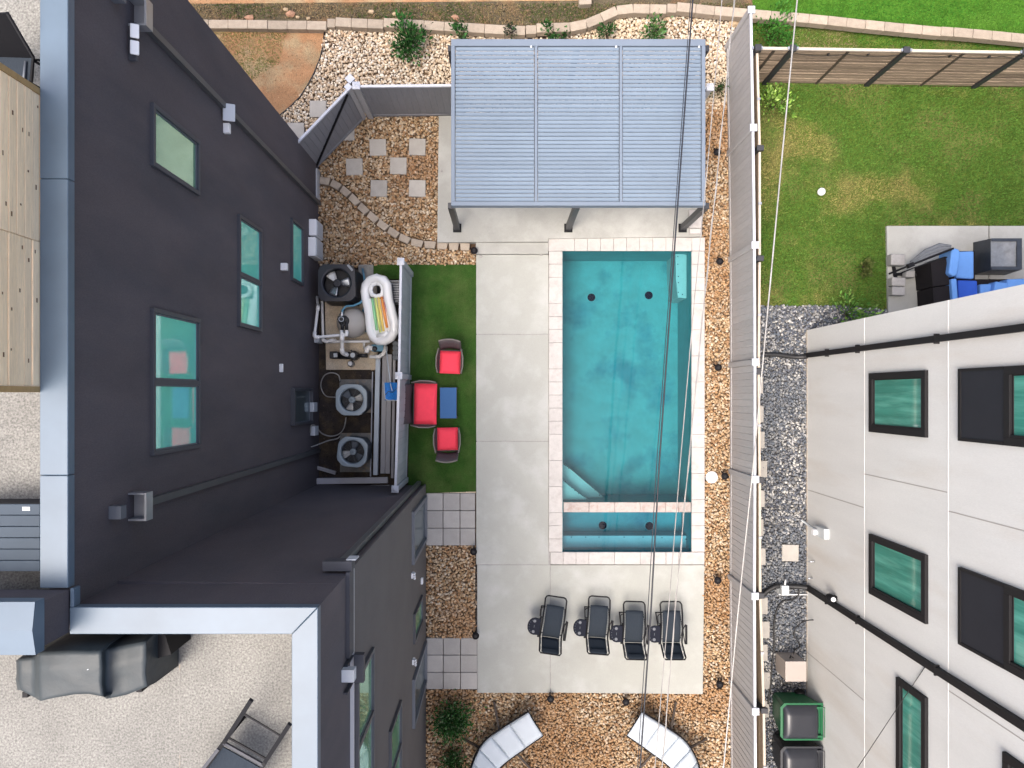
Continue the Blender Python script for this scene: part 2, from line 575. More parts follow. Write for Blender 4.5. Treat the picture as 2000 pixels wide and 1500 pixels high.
_t = (1 + 5 ** .5) / 2
ICO_V = np.array([(-1, _t, 0), (1, _t, 0), (-1, -_t, 0), (1, -_t, 0), (0, -1, _t), (0, 1, _t), (0, -1, -_t), (0, 1, -_t), (_t, 0, -1), (_t, 0, 1), (-_t, 0, -1), (-_t, 0, 1)])
ICO_V = ICO_V / np.linalg.norm(ICO_V[0])
ICO_F = np.array([(0, 11, 5), (0, 5, 1), (0, 1, 7), (0, 7, 10), (0, 10, 11), (1, 5, 9), (5, 11, 4), (11, 10, 2), (10, 7, 6), (7, 1, 8), (3, 9, 4), (3, 4, 2), (3, 2, 6), (3, 6, 8), (3, 8, 9), (4, 9, 5), (2, 4, 11), (6, 2, 10), (8, 6, 7), (9, 8, 1)])


def rot_mats(n, tilt=.5):
    az = rng.random(n) * 6.283
    tx, ty = rng.normal(0, tilt, n), rng.normal(0, tilt, n)
    ca, sa = np.cos(az), np.sin(az)
    z = np.zeros(n)
    o = np.ones(n)
    Rz = np.stack([np.stack([ca, -sa, z], 1), np.stack([sa, ca, z], 1), np.stack([z, z, o], 1)], 1)
    cx, sx = np.cos(tx), np.sin(tx)
    Rx = np.stack([np.stack([o, z, z], 1), np.stack([z, cx, -sx], 1), np.stack([z, sx, cx], 1)], 1)
    cy, sy = np.cos(ty), np.sin(ty)
    Ry = np.stack([np.stack([cy, z, sy], 1), np.stack([z, o, z], 1), np.stack([-sy, z, cy], 1)], 1)
    return Rz @ Rx @ Ry


def stones(name, label, polys, holes, cell, size, palette, z0, patch=None, layers=1, gain_=.87):
    P = []
    for ly in range(layers):
        for poly in polys:
            w = gpoly(poly)
            xs, ys = [p[0] for p in w], [p[1] for p in w]
            gx, gy = np.meshgrid(np.arange(min(xs), max(xs), cell), np.arange(min(ys), max(ys), cell))
            x = gx.ravel() + rng.uniform(-.5, .5, gx.size) * cell
            y = gy.ravel() + rng.uniform(-.5, .5, gx.size) * cell
            k = inside(w, x, y)
            for h in holes:
                k &= ~inside(gpoly(h), x, y)
            P.append(np.stack([x[k], y[k], np.full(k.sum(), z0 + ly * size * .35)], 1))
    P = np.concatenate(P)
    n = len(P)
    a = size * rng.uniform(.62, 1.25, n)
    dims = np.stack([a, a * rng.uniform(.55, .9, n), a * rng.uniform(.4, .65, n)], 1) * .5
    V = ICO_V[None] * (1 + rng.uniform(-.16, .16, (n, 12, 1))) * dims[:, None, :]
    V = np.einsum('nij,nkj->nki', rot_mats(n, .35), V)
    P[:, 2] += dims[:, 2] * rng.uniform(.3, 1.0, n)
    V = V + P[:, None, :]
    T = (ICO_F[None] + (np.arange(n) * 12)[:, None, None]).reshape(-1, 3)
    pal = np.array(palette)
    c = pal[rng.integers(0, len(pal), n)] * rng.uniform(.8, 1.2, (n, 1)) * gain_
    if patch is not None:
        t = np.clip((vnoise(P[:, 0], P[:, 1], patch[1], 5) - .55) * 4, 0, 1)[:, None]
        c = c * (1 - t * .55) + np.array(patch[0]) * t * .55 * gain_
    c = np.repeat(c, 12, 0)
    o = mesh_np(name, V.reshape(-1, 3), T, c, M['stone'], True)
    return tag(o, label, None, None, 'stuff')


def blades(name, label, polys, holes, dens, hgt, width, ca, cb, z0, nsc=.9, seed=3, cut=.5, dark=0.25):
    P = []
    for poly in polys:
        w = gpoly(poly)
        xs, ys = [p[0] for p in w], [p[1] for p in w]
        n = int((max(xs) - min(xs)) * (max(ys) - min(ys)) * dens)
        x, y = rng.uniform(min(xs), max(xs), n), rng.uniform(min(ys), max(ys), n)
        k = inside(w, x, y)
        for h in holes:
            k &= ~inside(gpoly(h), x, y)
        P.append(np.stack([x[k], y[k]], 1))
    P = np.concatenate(P)
    n = len(P)
    t = .6 * vnoise(P[:, 0], P[:, 1], nsc, seed) + .25 * vnoise(P[:, 0], P[:, 1], nsc * 2.7, seed + 1) + .15 * vnoise(P[:, 0], P[:, 1], nsc * 7, seed + 2)
    t = np.clip((t - cut) * 5 + rng.normal(0, .25, n), 0, 1)[:, None]
    c = np.array(ca) * (1 - t) + np.array(cb) * t
    c = c * rng.uniform(1 - dark * 1.4, 1 + dark * 1.4, (n, 1))
    az = rng.random(n) * 6.283
    lean = rng.uniform(.3, 1.2, n)
    h = hgt * rng.uniform(.5, 1.2, n)
    wv = np.stack([-np.sin(az), np.cos(az), np.zeros(n)], 1) * (width * rng.uniform(.6, 1.3, n))[:, None] * .5
    b = np.concatenate([P, np.full((n, 1), z0)], 1)
    tip = b + np.stack([np.cos(az) * h * np.sin(lean), np.sin(az) * h * np.sin(lean), h * np.cos(lean) + .004], 1)
    V = np.stack([b - wv, b + wv, tip], 1).reshape(-1, 3)
    T = np.arange(n * 3).reshape(-1, 3)
    o = mesh_np(name, V, T, np.repeat(c, 3, 0), M['blade'], False)
    return tag(o, label, None, None, 'stuff')


def leaf_cloud(name, c, rad, hgt, n, size, palette, parent, spiky=0.3, upright=0.4):
    """n small leaves spread through an uneven crown; joined part"""
    nb = max(5, n // 60)
    bc = rng.normal(0, .42, (nb, 3)) * np.array([rad, rad, hgt * .35]) + np.array([0, 0, hgt * .58])
    bi = rng.integers(0, nb, n)
    p = bc[bi] + rng.normal(0, 1, (n, 3)) * np.array([rad * spiky, rad * spiky, hgt * .18])
    p[:, 2] = np.clip(p[:, 2], .02, hgt * 1.1)
    d = p - np.array([0, 0, hgt * .2])
    d = d / (np.linalg.norm(d, axis=1, keepdims=True) + 1e-6) + rng.normal(0, .55, (n, 3))
    d[:, 2] += upright
    d /= np.linalg.norm(d, axis=1, keepdims=True)
    sd_ = np.cross(d, rng.normal(0, 1, (n, 3)))
    sd_ /= np.linalg.norm(sd_, axis=1, keepdims=True) + 1e-6
    ln = size * rng.uniform(.6, 1.3, (n, 1))
    A, B = p, p + d * ln
    mid = p + d * ln * .5
    W = sd_ * ln * .24
    V = np.stack([A, mid + W, B, mid - W], 1) + np.array(c)[None, None] - np.array(org(parent))[None, None]
    i = np.arange(n) * 4
    T = np.concatenate([np.stack([i, i + 1, i + 2], 1), np.stack([i, i + 2, i + 3], 1)], 0)
    pal = np.array(palette)
    col = pal[rng.integers(0, len(pal), n)] * rng.uniform(.7, 1.3, (n, 1))
    o = mesh_np(name, V.reshape(-1, 3), T, np.repeat(col, 4, 0), M['blade'], False)
    o.parent = parent
    o['kind'] = 'stuff'
    return o


def shrub(px, py, rad, hgt, n, size, palette, label, name='shrub', cat='shrub', group=None, z=0.0, **kw):
    c = G(px, py, z + hgt * .5)
    c = (c[0], c[1], z)
    t = thing(name, label, cat, c, group)
    mb = MB()
    for k in range(7):
        a = k * .9 + random.random()
        e = (c[0] + math.cos(a) * rad * .6, c[1] + math.sin(a) * rad * .6, c[2] + hgt * .7)
        m = ((c[0] * 2 + e[0]) / 3, (c[1] * 2 + e[1]) / 3, c[2] + hgt * .4)
        mb.tube([(c[0] + random.uniform(-.02, .02), c[1], c[2] - .03), m, e], [.012, .009, .004], 5)
    s = mb.build('stem', 'bark', t)
    leaf_cloud('foliage', c, rad, hgt, n, size, palette, t, **kw)
    return t

# ------------------------------------------------------------------ the ground
px0, px1, py0, py1 = GX(1090), GX(1358), GY(484), GY(1085)      # hole for the pool
g = MB()
E = 90
for a, b in (((-E, py0), (E, E)), ((-E, -E), (E, py1)), ((-E, py1), (px0, py0)), ((px1, py1), (E, py0))):
    g.add([(a[0], a[1], -.12), (b[0], a[1], -.12), (b[0], b[1], -.12), (a[0], b[1], -.12)], [(0, 1, 2, 3)])
structure('ground', g, 'soil')


def sheet(name, polys, z, m):
    s = MB()
    for p in polys:
        w = gpoly(p)
        a = sum(w[i][0] * w[(i + 1) % len(w)][1] - w[(i + 1) % len(w)][0] * w[i][1] for i in range(len(w)))
        if a < 0:
            w = w[::-1]
        s.add([(x, y, z) for x, y in w], [tuple(range(len(w)))])
    return structure(name, s, m)


BED_N = [(634, 62), (655, 52), (748, 58), (1048, 76), (1125, 66), (1215, 34), (1325, 28), (1445, 40), (1428, 200), (1372, 232), (880, 232), (880, 168), (688, 168), (580, 285), (535, 236), (570, 205), (602, 168), (627, 112)]
BED_M = [(690, 176), (880, 176), (880, 232), (858, 232), (856, 474), (930, 489), (930, 517), (622, 522), (622, 318)]
BED_R = [(1372, 200), (1428, 200), (1430, 1357), (1372, 1357)]
BED_S = [(832, 1347), (930, 1347), (1430, 1357), (1434, 1640), (832, 1640)]
BED_E = [(832, 1066), (929, 1066), (930, 1246), (832, 1246)]
BED_G = [(1478, 597), (1640, 597), (1736, 605), (1736, 700), (1578, 700), (1580, 1640), (1478, 1640)]
sheet('gravel_bed', [BED_N], -.06, 'gravel_base')
sheet('gravel_bed', [BED_M], -.056, 'gravel_base')
sheet('gravel_bed', [BED_R, BED_S, BED_E], -.052, 'gravel_base')
sheet('gravel_bed', [BED_G], -.055, 'gravel_base_grey')
DIRT = [(300, 40), (640, 46), (634, 62), (627, 112), (602, 168), (570, 205), (535, 236), (480, 290)]
sheet('dirt_patch', [DIRT], -.05, 'clay')
BANK = [(200, -400), (1480, -400), (1470, 18), (1325, 10), (1215, 14), (1120, 48), (1048, 58), (655, 40), (340, 42), (200, 42)]
sheet('soil_bank', [BANK], -.03, 'mulch')
sheet('clay_bank', [[(200, -400), (1150, -400), (1150, 0), (640, 4), (340, 7), (200, 7)]], -.024, 'clay')
LAWN_N = [(1470, -400), (2700, -400), (2700, 100), (2000, 66), (1470, 16)]
LAWN_N2 = [(1470, 40), (2000, 86), (2700, 120), (2700, 170), (1470, 165)]
LAWN_E = [(1470, 165), (2700, 175), (2700, 700), (1736, 700), (1736, 605), (1640, 597), (1478, 597)]
sheet('lawn', [LAWN_N], -.04, 'grass_bright')
sheet('lawn', [LAWN_N2], -.042, 'grass_base')
sheet('lawn', [LAWN_E], -.044, 'grass_base')
YARD = [(600, 505), (792, 505), (800, 535), (800, 975), (600, 975)]
sheet('bare_soil', [YARD], -.048, 'wet_soil')
TURF = [(729, 517), (930, 517), (932, 960), (797, 964), (801, 545), (729, 545)]
turf_b = MB()
turf_b.prism(gpoly(TURF, .03), -.05, .03)
structure('artificial_turf', turf_b, 'turf')

# ------------------------------------------------------------------ pool deck, slab under the pergola, paver paths
deck = thing('pool_deck', None, None, (0, 0, 0), kind='structure')
G2 = .5
for (a, b, c, d) in ((930, 497, 1072, 653), (930, 653, 1072, 862), (930, 862, 1072, 1103), (930, 1103, 1075, 1354)):
    s = MB().prism(gpoly([(a + (b > 1000) * 2, b + G2), (c - G2, b + G2), (c - G2, d - G2), (a + (b > 1000) * 2 + (d > 1300), d - G2)], .05), -.06, .05)
    s.build('slab', 'concrete', deck, bevel=.008, seg=1)
for (pts) in ([(1075 + G2, 1103 + G2), (1376, 1103 + G2), (1373, 1356), (1075 + G2, 1353)],):
    MB().prism(gpoly(pts, .05), -.06, .05).build('slab', 'concrete', deck, bevel=.008, seg=1)
MB().prism(gpoly([(931, 498), (1071, 498), (1075, 1104), (1375, 1104), (1372, 1353), (932, 1352)], .03), -.07, .043).build('joint_fill', 'stone_grey', deck)
stp = MB().prism(gpoly([(929, 473.5), (1071, 473.5), (1071, 496), (929, 496)], .11), -.06, .11).build('step', 'slab', deck, bevel=.012)
for q in ((1190, 1345), (1218, 1222)):
    pass
pslab = MB().prism(gpoly([(857, 226), (1372, 226), (1371, 462), (1071, 466), (1071, 472), (854, 473)], .16), -.06, .16)
structure('patio_slab', pslab, 'slab')
patio = thing('neighbour_patio', None, None, (0, 0, 0), kind='structure')
MB().prism(gpoly([(1732, 441), (1931, 441), (1931, 700), (1737, 700)], .03), -.08, .03).build('slab', 'slab', patio, bevel=.008, seg=1)
MB().prism(gpoly([(1933, 441), (2400, 441), (2400, 700), (1933, 700)], .03), -.08, .03).build('slab', 'slab', patio, bevel=.008, seg=1)
for nm, x0, y0, w, h, last in (('paver_path', 832, 963, 33.2, 34.3, 30), ('paver_path', 832, 1246, 33.6, 33.6, 33)):
    t = thing(nm, None, None, (0, 0, 0), kind='structure')
    src = None
    for i in range(3):
        for j in range(3):
            ww = w if i < 2 else last
            a = (x0 + i * w + .6, y0 + j * h + .6)
            b = (x0 + i * w + ww - .6, y0 + (j + 1) * h - .6)
            dz = random.uniform(-.004, .004)
            MB().prism(gpoly([a, (b[0], a[1]), b, (a[0], b[1])], .04), -.06, .04 + dz).build('paver', 'paver', t, bevel=.006, seg=1)
    if y0 < 1000:
        MB().prism(gpoly([(832, 958.5), (929, 958.5), (929, 962.5), (832, 962.5)], .02), -.06, .02).build('kerb', 'old_concrete', t)
steps = thing('stepping_stone_path', None, None, (0, 0, 0), kind='structure')
src = None
for (x, y) in ((621, 213), (578, 256), (676, 258), (738, 288), (815, 287), (692, 326), (778, 324), (740, 368), (815, 368)):
    c = G(x, y, .03)
    if src is None:
        src = MB().obox((c[0], c[1], .0), (.405, .405, .09)).build('stepping_stone', 'stepper', steps, bevel=.008, seg=1, origin=c)
        src.data.transform(Matrix.Translation(-Vector(c)))
        src.location = c
    else:
        piece(src, c, random.uniform(-.03, .03), steps)
steps2 = thing('stepping_stone_path', None, None, (0, 0, 0), kind='structure')
for (x, y) in ((1474, 752), (1475, 809), (1477, 859), (1482, 916), (1477, 974), (1475, 1030), (1479, 1087), (1543.5, 1080), (1483, 1183), (1487, 1230), (1483, 1275), (1488, 1329), (1486, 1385)):
    piece(src, G(x, y, .03), random.uniform(-.02, .02), steps2)

# ------------------------------------------------------------------ swimming pool
PT = .09          # top of the coping
pool = thing('swimming_pool', 'rectangular turquoise pool with travertine coping between pale deck and stone strip', 'pool', (GX(1225), GY(780), 0))
WX0, WX1, WY0, WY1 = GX(1099, 0), GX(1350, 0), GY(1078, 0), GY(490, 0)
DEEP = -1.35
sh = MB()
sh.add([(WX0, WY0, DEEP), (WX1, WY0, DEEP), (WX1, WY1, DEEP), (WX0, WY1, DEEP)], [(0, 1, 2, 3)])
sh.build('floor', 'plaster', pool)
wl = MB()
T_ = .1
wl.box((WX0 - T_, WY0 - T_, DEEP - .1), (WX0, WY1 + T_, PT - .055))
wl.box((WX1, WY0 - T_, DEEP - .1), (WX1 + T_, WY1 + T_, PT - .055))
wl.box((WX0 + .001, WY1, DEEP - .1), (WX1 - .001, WY1 + T_, PT - .055))
wl.box((WX0 + .001, WY0 - T_, DEEP - .1), (WX1 - .001, WY0, PT - .055))
wl.build('wall', 'plaster_wall', pool)
SY0, SY1 = GY(1000, 0), GY(981, 0)      # wall between spa and pool
MB().box((WX0 + .002, SY0, DEEP - .05), (WX1 - .002, SY1, -.06)).build('divider_wall', 'plaster_wall', pool)
SPZ = -.95
MB().box((WX0 + .003, WY0 + .002, DEEP - .05), (WX1 - .003, SY0 - .002, SPZ)).build('spa_floor', 'plaster', pool)
BZ = -.42
by = GY(1046, BZ)
bench = MB().box((WX0 + .004, WY0 + .003, SPZ - .02), (WX1 - .004, by, BZ)).build('bench', 'plaster_bench', pool, bevel=.02)


def studs(pts, z, parent):
    s = MB()
    for (x, y) in pts:
        c = G(x, y, z + .004)
        s.lathe((c[0], c[1], z + .001), [(.016, 0), (.012, .006)], 8)
    o = s.build('stud_dots', 'stud', parent)
    o['kind'] = 'stuff'
    return o


studs([(1116, 1049), (1144, 1049), (1170, 1049), (1219, 1049), (1256, 1049), (1293, 1050), (1340, 1053)], BZ, bench)
BZ2 = -.40
b2 = MB().prism([G(1319, 492, BZ2)[:2], (WX1 - .004, GY(491, 0)), (WX1 - .004, GY(583, BZ2)), G(1324, 581, BZ2)[:2], G(1320, 545, BZ2)[:2]], DEEP - .02, BZ2).build('bench', 'plaster_bench', pool, bevel=.015)
studs([(1324, 501), (1324, 516), (1325, 540), (1325, 552), (1325, 571), (1333, 575), (1343, 575)], BZ2, b2)
Z1, Z2 = -.35, -.75
for (za, pa, sp) in ((Z2, [(1095, 905), (1112, 914), (1140, 938), (1163, 957), (1180, 984), (1095, 984)], [(1111, 915), (1138, 934), (1147, 942), (1162, 957), (1171, 967)]),
                     (Z1, [(1095, 937), (1110, 947), (1134, 966), (1150, 984), (1095, 984)], [(1104, 941), (1117, 952), (1123, 958), (1130, 964)])):
    poly = [G(x, y, za)[:2] for x, y in pa]
    poly = [(max(x, WX0 + .005 + (za == Z1) * .003), max(y, SY1 + .004 + (za == Z1) * .003)) for x, y in poly]
    s = MB().prism(poly, DEEP - .02 - (za == Z1) * .01, za).build('corner_step', 'plaster_bench', pool, bevel=.01)
    studs(sp, za, s)
for (x, y, z) in ((1155, 581, DEEP), (1267, 577, DEEP), (1177, 1026, SPZ), (1268, 1027, SPZ)):
    c = G(x, y, z)
    d = MB().lathe((c[0], c[1], z + .002), [(.105, 0), (.10, .02), (.05, .03)], 20).build('drain', 'drain', pool)
    MB().lathe((c[0], c[1], z + .0005), [(.125, 0), (.118, .008)], 20).build('drain_ring', 'drain_ring', d)


def coping(x0, y0, x1, y1, n, horiz, m='travertine', zt=PT, th=.055, name='coping_stone', parent=None):
    k = 0
    edges = [0]
    while edges[-1] < n:
        edges.append(min(n, edges[-1] + random.choice((1, 1, 1, 2))))
    for a, b in zip(edges, edges[1:]):
        fa, fb = a / n, b / n
        g_ = .18
        if horiz:
            q = [(x0 + (x1 - x0) * fa + g_, y0), (x0 + (x1 - x0) * fb - g_, y0), (x0 + (x1 - x0) * fb - g_, y1), (x0 + (x1 - x0) * fa + g_, y1)]
        else:
            q = [(x0, y0 + (y1 - y0) * fa + g_), (x1, y0 + (y1 - y0) * fa + g_), (x1, y0 + (y1 - y0) * fb - g_), (x0, y0 + (y1 - y0) * fb - g_)]
        MB().prism(gpoly(q, zt), zt - th, zt + random.uniform(-.002, .002)).build(name, m, parent, bevel=.006, seg=1)


coping(1071, 464, 1377, 490, 12, True, parent=pool)
coping(1075, 1078.5, 1376, 1102.5, 12, True, parent=pool)
coping(1072, 490.5, 1098.5, 1078, 23, False, parent=pool)
coping(1351, 490.5, 1376.5, 1078, 23, False, parent=pool)
coping(1100.5, 981, 1350, 1000.5, 10, True, 'travertine_pink', -.005, .055, 'divider_stone', pool)
bedm = MB()          # mortar bed that carries the coping
for q in ([(1072.5, 465), (1376, 465), (1376, 489), (1072.5, 489)], [(1076, 1080), (1375, 1080), (1375, 1101), (1076, 1101)], [(1073.5, 489.5), (1096, 489.5), (1096, 1079.5), (1073.5, 1079.5)], [(1353, 489.5), (1375.5, 489.5), (1375.5, 1079.5), (1353, 1079.5)]):
    bedm.prism(gpoly(q, PT - .06), -.06, PT - .062)
bedm.build('mortar_bed', 'travertine', pool)
ws = MB()
ws.add([(WX0 + .001, SY1 + .001, -.035), (WX1 - .001, SY1 + .001, -.035), (WX1 - .001, WY1 - .001, -.035), (WX0 + .001, WY1 - .001, -.035)], [(0, 1, 2, 3)])
structure('water', ws, 'water')
ws = MB()
ws.add([(WX0 + .001, WY0 + .001, -.035), (WX1 - .001, WY0 + .001, -.035), (WX1 - .001, SY0 - .001, -.035), (WX0 + .001, SY0 - .001, -.035)], [(0, 1, 2, 3)])
structure('water', ws, 'water_spa')

# ------------------------------------------------------------------ the dark house (left)
XW, YN, YI, XS, XS2 = GX(622), GY(318), -2.19, GX(832), -1.949
ZR = 10.0
house = thing('dark_house', 'tall charcoal stucco house with metal coping and flat speckled roof terrace', 'house', (-8, 0, 0))
w = MB()
w.prism([(-13, YN), (XW, YN), (XW, YI), (XS2, YI - .036), (XS2, -18), (-13, -18)], -.1, 9.0)
w.build('wall', 'stucco_dark', house)
w = MB()          # parapets above roof level
w.box((XW - .23, YI - .26, 9.001), (XW, YN, ZR - .1))
w.box((-13, YI - .262, 9.001), (XW - .231, YI - .036, ZR - .102))
w.box((XW - .229, YI - .2615, 9.001), (XS2 - .22, YI - .0365, ZR - .101))
w.box((XS2 - .219, -18, 9.001), (XS2, YI - .037, ZR - .1))
w.box((-13, YN - .23, 9.001), (XW - .231, YN - .002, ZR - .102))
w.build('parapet', 'stucco_dark', house)
MB().box((-13.1, -2.46, 10.0), (-4.50, -2.02, 10.52)).build('cross_wall', 'stucco_dark', house)
w = MB()
w.box((XS2 + .001, -18, -.1), (XS, YI, 8.34))
w.box((XW + .002, YI, -.1), (XS, YI + .0, 8.34)) if False else None
w.build('lower_wall', 'stucco_lower_lit', house)
MB().box((XS2 + .0015, -18, 8.341), (XS + .012, YI - .001, 8.375)).build('ledge_cap', 'trim_light', house)
# roofs
MB().box((-13, YI - .03, 9.002), (XW - .232, YN - .24, 9.40)).build('roof', 'roof_gravel', house)
MB().box((-13, -18, 9.002), (XS2 - .221, YI - .264, 9.12)).build('terrace_floor', 'roof_gravel', house)


def cop(poly, z0=ZR - .1, z1=ZR + .02, parent=house, m='coping'):
    return MB().prism(poly, z0, z1).build('coping', m, parent, bevel=.006, seg=1)


yj = [12, GY(350, ZR), GY(928, ZR)]
ce0, ce1 = XW - .255, XW + .035
cop([(ce0, yj[1] + .003), (ce1, yj[1] + .003), (ce1, YN + .03), (ce0, YN + .03)])
cop([(ce0, yj[2] + .003), (ce1, yj[2] + .003), (ce1, yj[1] - .003), (ce0, yj[1] - .003)])
cop([(ce0, -2.0), (ce0, yj[2] - .003), (ce1, yj[2] - .003), (ce1, -2.0)])
yc0, yc1 = YI - .285, YI - .008
xc0, xc1 = XS2 - .245, XS2 + .025
cop([(-4.485, yc0), (xc0 - .002, yc0), (xc1 - .003, yc1), (-4.485, yc1)])
cop([(-4.482, yc1 + .002), (ce1 + .06, yc1 + .002), (ce1 + .06, -2.003), (-4.482, -2.003)]) if ce1 + .06 > -4.482 else None
cop([(xc0, yc0 - .004), (xc0, -9), (xc1, -9), (xc1, yc1 - .004)])
cop([(xc0, -9.004), (xc0, -18), (xc1, -18), (xc1, -9.004)])
cw = MB()          # saddle-back cap of the raised cross wall
yr = (-2.0 - 2.49) / 2
for (a, b, za, zb) in ((-1.985, yr, 10.56, 10.60), (yr, -2.495, 10.60, 10.55)):
    cw.add([(-13.1, a, za), (-4.485, a, za), (-4.485, b, zb), (-13.1, b, zb)], [(3, 2, 1, 0)])
cw.add([(-4.485, -1.985, 10.56), (-4.485, yr, 10.60), (-4.485, -2.495, 10.55), (-4.485, -2.495, 10.42), (-4.485, -1.985, 10.42)], [(4, 3, 2, 1, 0)])
cw.add([(-13.1, -1.985, 10.56), (-4.485, -1.985, 10.56), (-4.485, -1.985, 10.42), (-13.1, -1.985, 10.42)], [(0, 1, 2, 3)])
cw.add([(-13.1, -2.495, 10.55), (-4.485, -2.495, 10.55), (-4.485, -2.495, 10.42), (-13.1, -2.495, 10.42)], [(3, 2, 1, 0)])
cw.build('coping', 'coping', house)


def window(parent, X, sgn, y0, y1, z0, z1, panes, fm, pm, fw=.06, proud=.05, sill=None, name='window'):
    """frame proud of the wall, panes set back inside it; panes = list of split fractions along y"""
    a, b = min(y0, y1), max(y0, y1)
    xo, xi = X + sgn * proud, X - sgn * .004
    f = MB()
    f.box((xi, a, z0), (xo, a + fw, z1))
    f.box((xi, b - fw, z0), (xo, b, z1))
    f.box((xi, a + fw, z1 - fw), (xo, b - fw, z1))
    f.box((xi, a + fw, z0), (xo, b - fw, z0 + fw))
    fr = f.build(name, fm, parent, bevel=.004, seg=1)
    cuts = [a + fw] + [a + (b - a) * p for p in panes] + [b - fw]
    for p in panes:
        y = a + (b - a) * p
        MB().box((xi, y - fw * .6, z0 + fw + .001), (xo - sgn * .006, y + fw * .6, z1 - fw - .001)).build('mullion', fm, fr)
    xp = X + sgn * .008
    for i in range(len(cuts) - 1):
        u, v = cuts[i] + (i > 0) * fw * .6, cuts[i + 1] - (i < len(cuts) - 2) * fw * .6
        sb = MB()          # slim sash just inside the frame
        for q in ((u, z0 + fw, u + .02, z1 - fw), (v - .02, z0 + fw, v, z1 - fw), (u + .02, z0 + fw, v - .02, z0 + fw + .025), (u + .02, z1 - fw - .02, v - .02, z1 - fw)):
            sb.box((X + sgn * .001, q[0], q[1]), (X + sgn * .022, q[2], q[3]))
        sb.build('sash', 'frame_mid' if fm == 'frame_dark' else fm, fr)
        pb = MB()
        pb.add([(xp, u, z0 + fw), (xp, v, z0 + fw), (xp, v, z1 - fw), (xp, u, z1 - fw)], [(0, 1, 2, 3) if sgn > 0 else (3, 2, 1, 0)])
        pb.build('pane', pm if isinstance(pm, str) else pm[i], fr)
    if sill:
        MB().box((xi, a - .02, z0 - .05), (xo + sgn * .03, b + .02, z0 - .001)).build('sill', fm, fr)
    return fr


window(house, XW, 1, 2.93, 3.74, 6.85, 8.25, [], 'frame_dark', 'mirror_green')
window(house, XW, 1, -.79, 1.11, 6.83, 8.25, [.5], 'frame_dark', 'mirror_teal')
window(house, XW, 1, 1.155, 3.06, 4.15, 5.28, [.47], 'frame_dark', 'mirror_teal')
window(house, XW, 1, 2.42, 3.74, 1.41, 2.28, [], 'frame_dark', 'mirror_teal')
window(house, XW, 1, -.67, .14, .78, 2.26, [], 'frame_dark', 'mirror_dim', .05, .09)
window(house, XS, 1, -6.3, -3.64, 7.1, 8.25, [.65], 'frame_dark', 'mirror_green')
window(house, XS, 1, -7.6, -5.58, 4.36, 5.6, [.6], 'frame_dark', 'mirror_green')
window(house, XS, 1, -3.53, -2.43, .25, 2.68, [], 'frame_mid', 'mirror_dim', .09, .06, name='glass_door')
window(house, XS, 1, -5.25, -4.62, .97, 2.44, [], 'frame_dark', 'mirror_green')
window(house, XS, 1, -6.95, -5.93, .25, 2.6, [], 'frame_mid', 'mirror_dim', .09, .06, name='glass_door')


def collector(Y, zc=8.78):
    """scupper spout through the parapet above an open rain head and its downpipe"""
    c = MB()
    x0, x1 = XW - .002, XW + .22
    y0, y1 = Y - .17, Y + .17
    t = .025
    c.box((x1 - t, y0, zc - .16), (x1, y1, zc))
    c.box((x0, y0, zc - .16), (x1 - t - .001, y0 + t, zc))
    c.box((x0, y1 - t, zc - .16), (x1 - t - .001, y1, zc))
    c.box((x0, y0 + t + .001, zc - .16), (x1 - t - .001, y1 - t - .001, zc - .14))
    h = c.build('rain_head', 'galv', house)
    MB().box((XW - .002, Y - .075, zc + .30), (XW + .14, Y + .075, zc + .42)).build('scupper_spout', 'frame_mid', h)
    MB().box((XW + .004, Y - .045, .12), (XW + .085, Y + .045, zc - .161)).build('downpipe', 'pipe_grey', house)


collector(-1.36)
collector(4.62)
gb = MB()          # gutter strip and rain head on the projecting wing
gb.box((XS2 + .002, GY(1285, 8.6), 8.38), (XS2 + .05, YI - .002, 8.62))
gb.build('gutter', 'trim_dark', house)
gb = MB()
gb.box((XS2 - .30, YI + .001, 8.36), (XS2 + .06, YI + .12, 8.56))
gh = gb.build('rain_head', 'trim_dark', house)
MB().box((XS2 - .02, YI + .121, 8.30), (XS2 + .10, YI + .135, 8.5)).build('end_cap', 'light_grey', gh)
MB().box((XS2 - .16, YI + .004, .1), (XS2 - .07, YI + .085, 8.355)).build('downpipe', 'pipe_grey', house)
gb = MB()
yy0, yy1 = GY(1340, 8.5), GY(1285, 8.5)
gb.box((XS2 + .052, yy0, 8.30), (XS + .14, yy1, 8.34 + .06))
gb.box((XS2 + .002, yy0, 8.40), (XS2 + .052, yy0 + .02, 8.75))
gb.box((XS2 + .002, yy1 - .02, 8.40), (XS2 + .052, yy1, 8.75))
gh = gb.build('rain_head', 'trim_dark', house)
MB().box((XS2 + .001, GY(1333, 8.85), 8.72), (XS2 + .15, GY(1309, 8.85), 8.85)).build('scupper_spout', 'light_grey', gh)

# fixtures on the walls of the dark house
def wall_box(name, X, Y, z, w, h, d, m, parent=house, bev=.01):
    return MB().box((X - .002, Y - w / 2, z - h / 2), (X + d, Y + w / 2, z + h / 2)).build(name, m, parent, bevel=bev, seg=2)


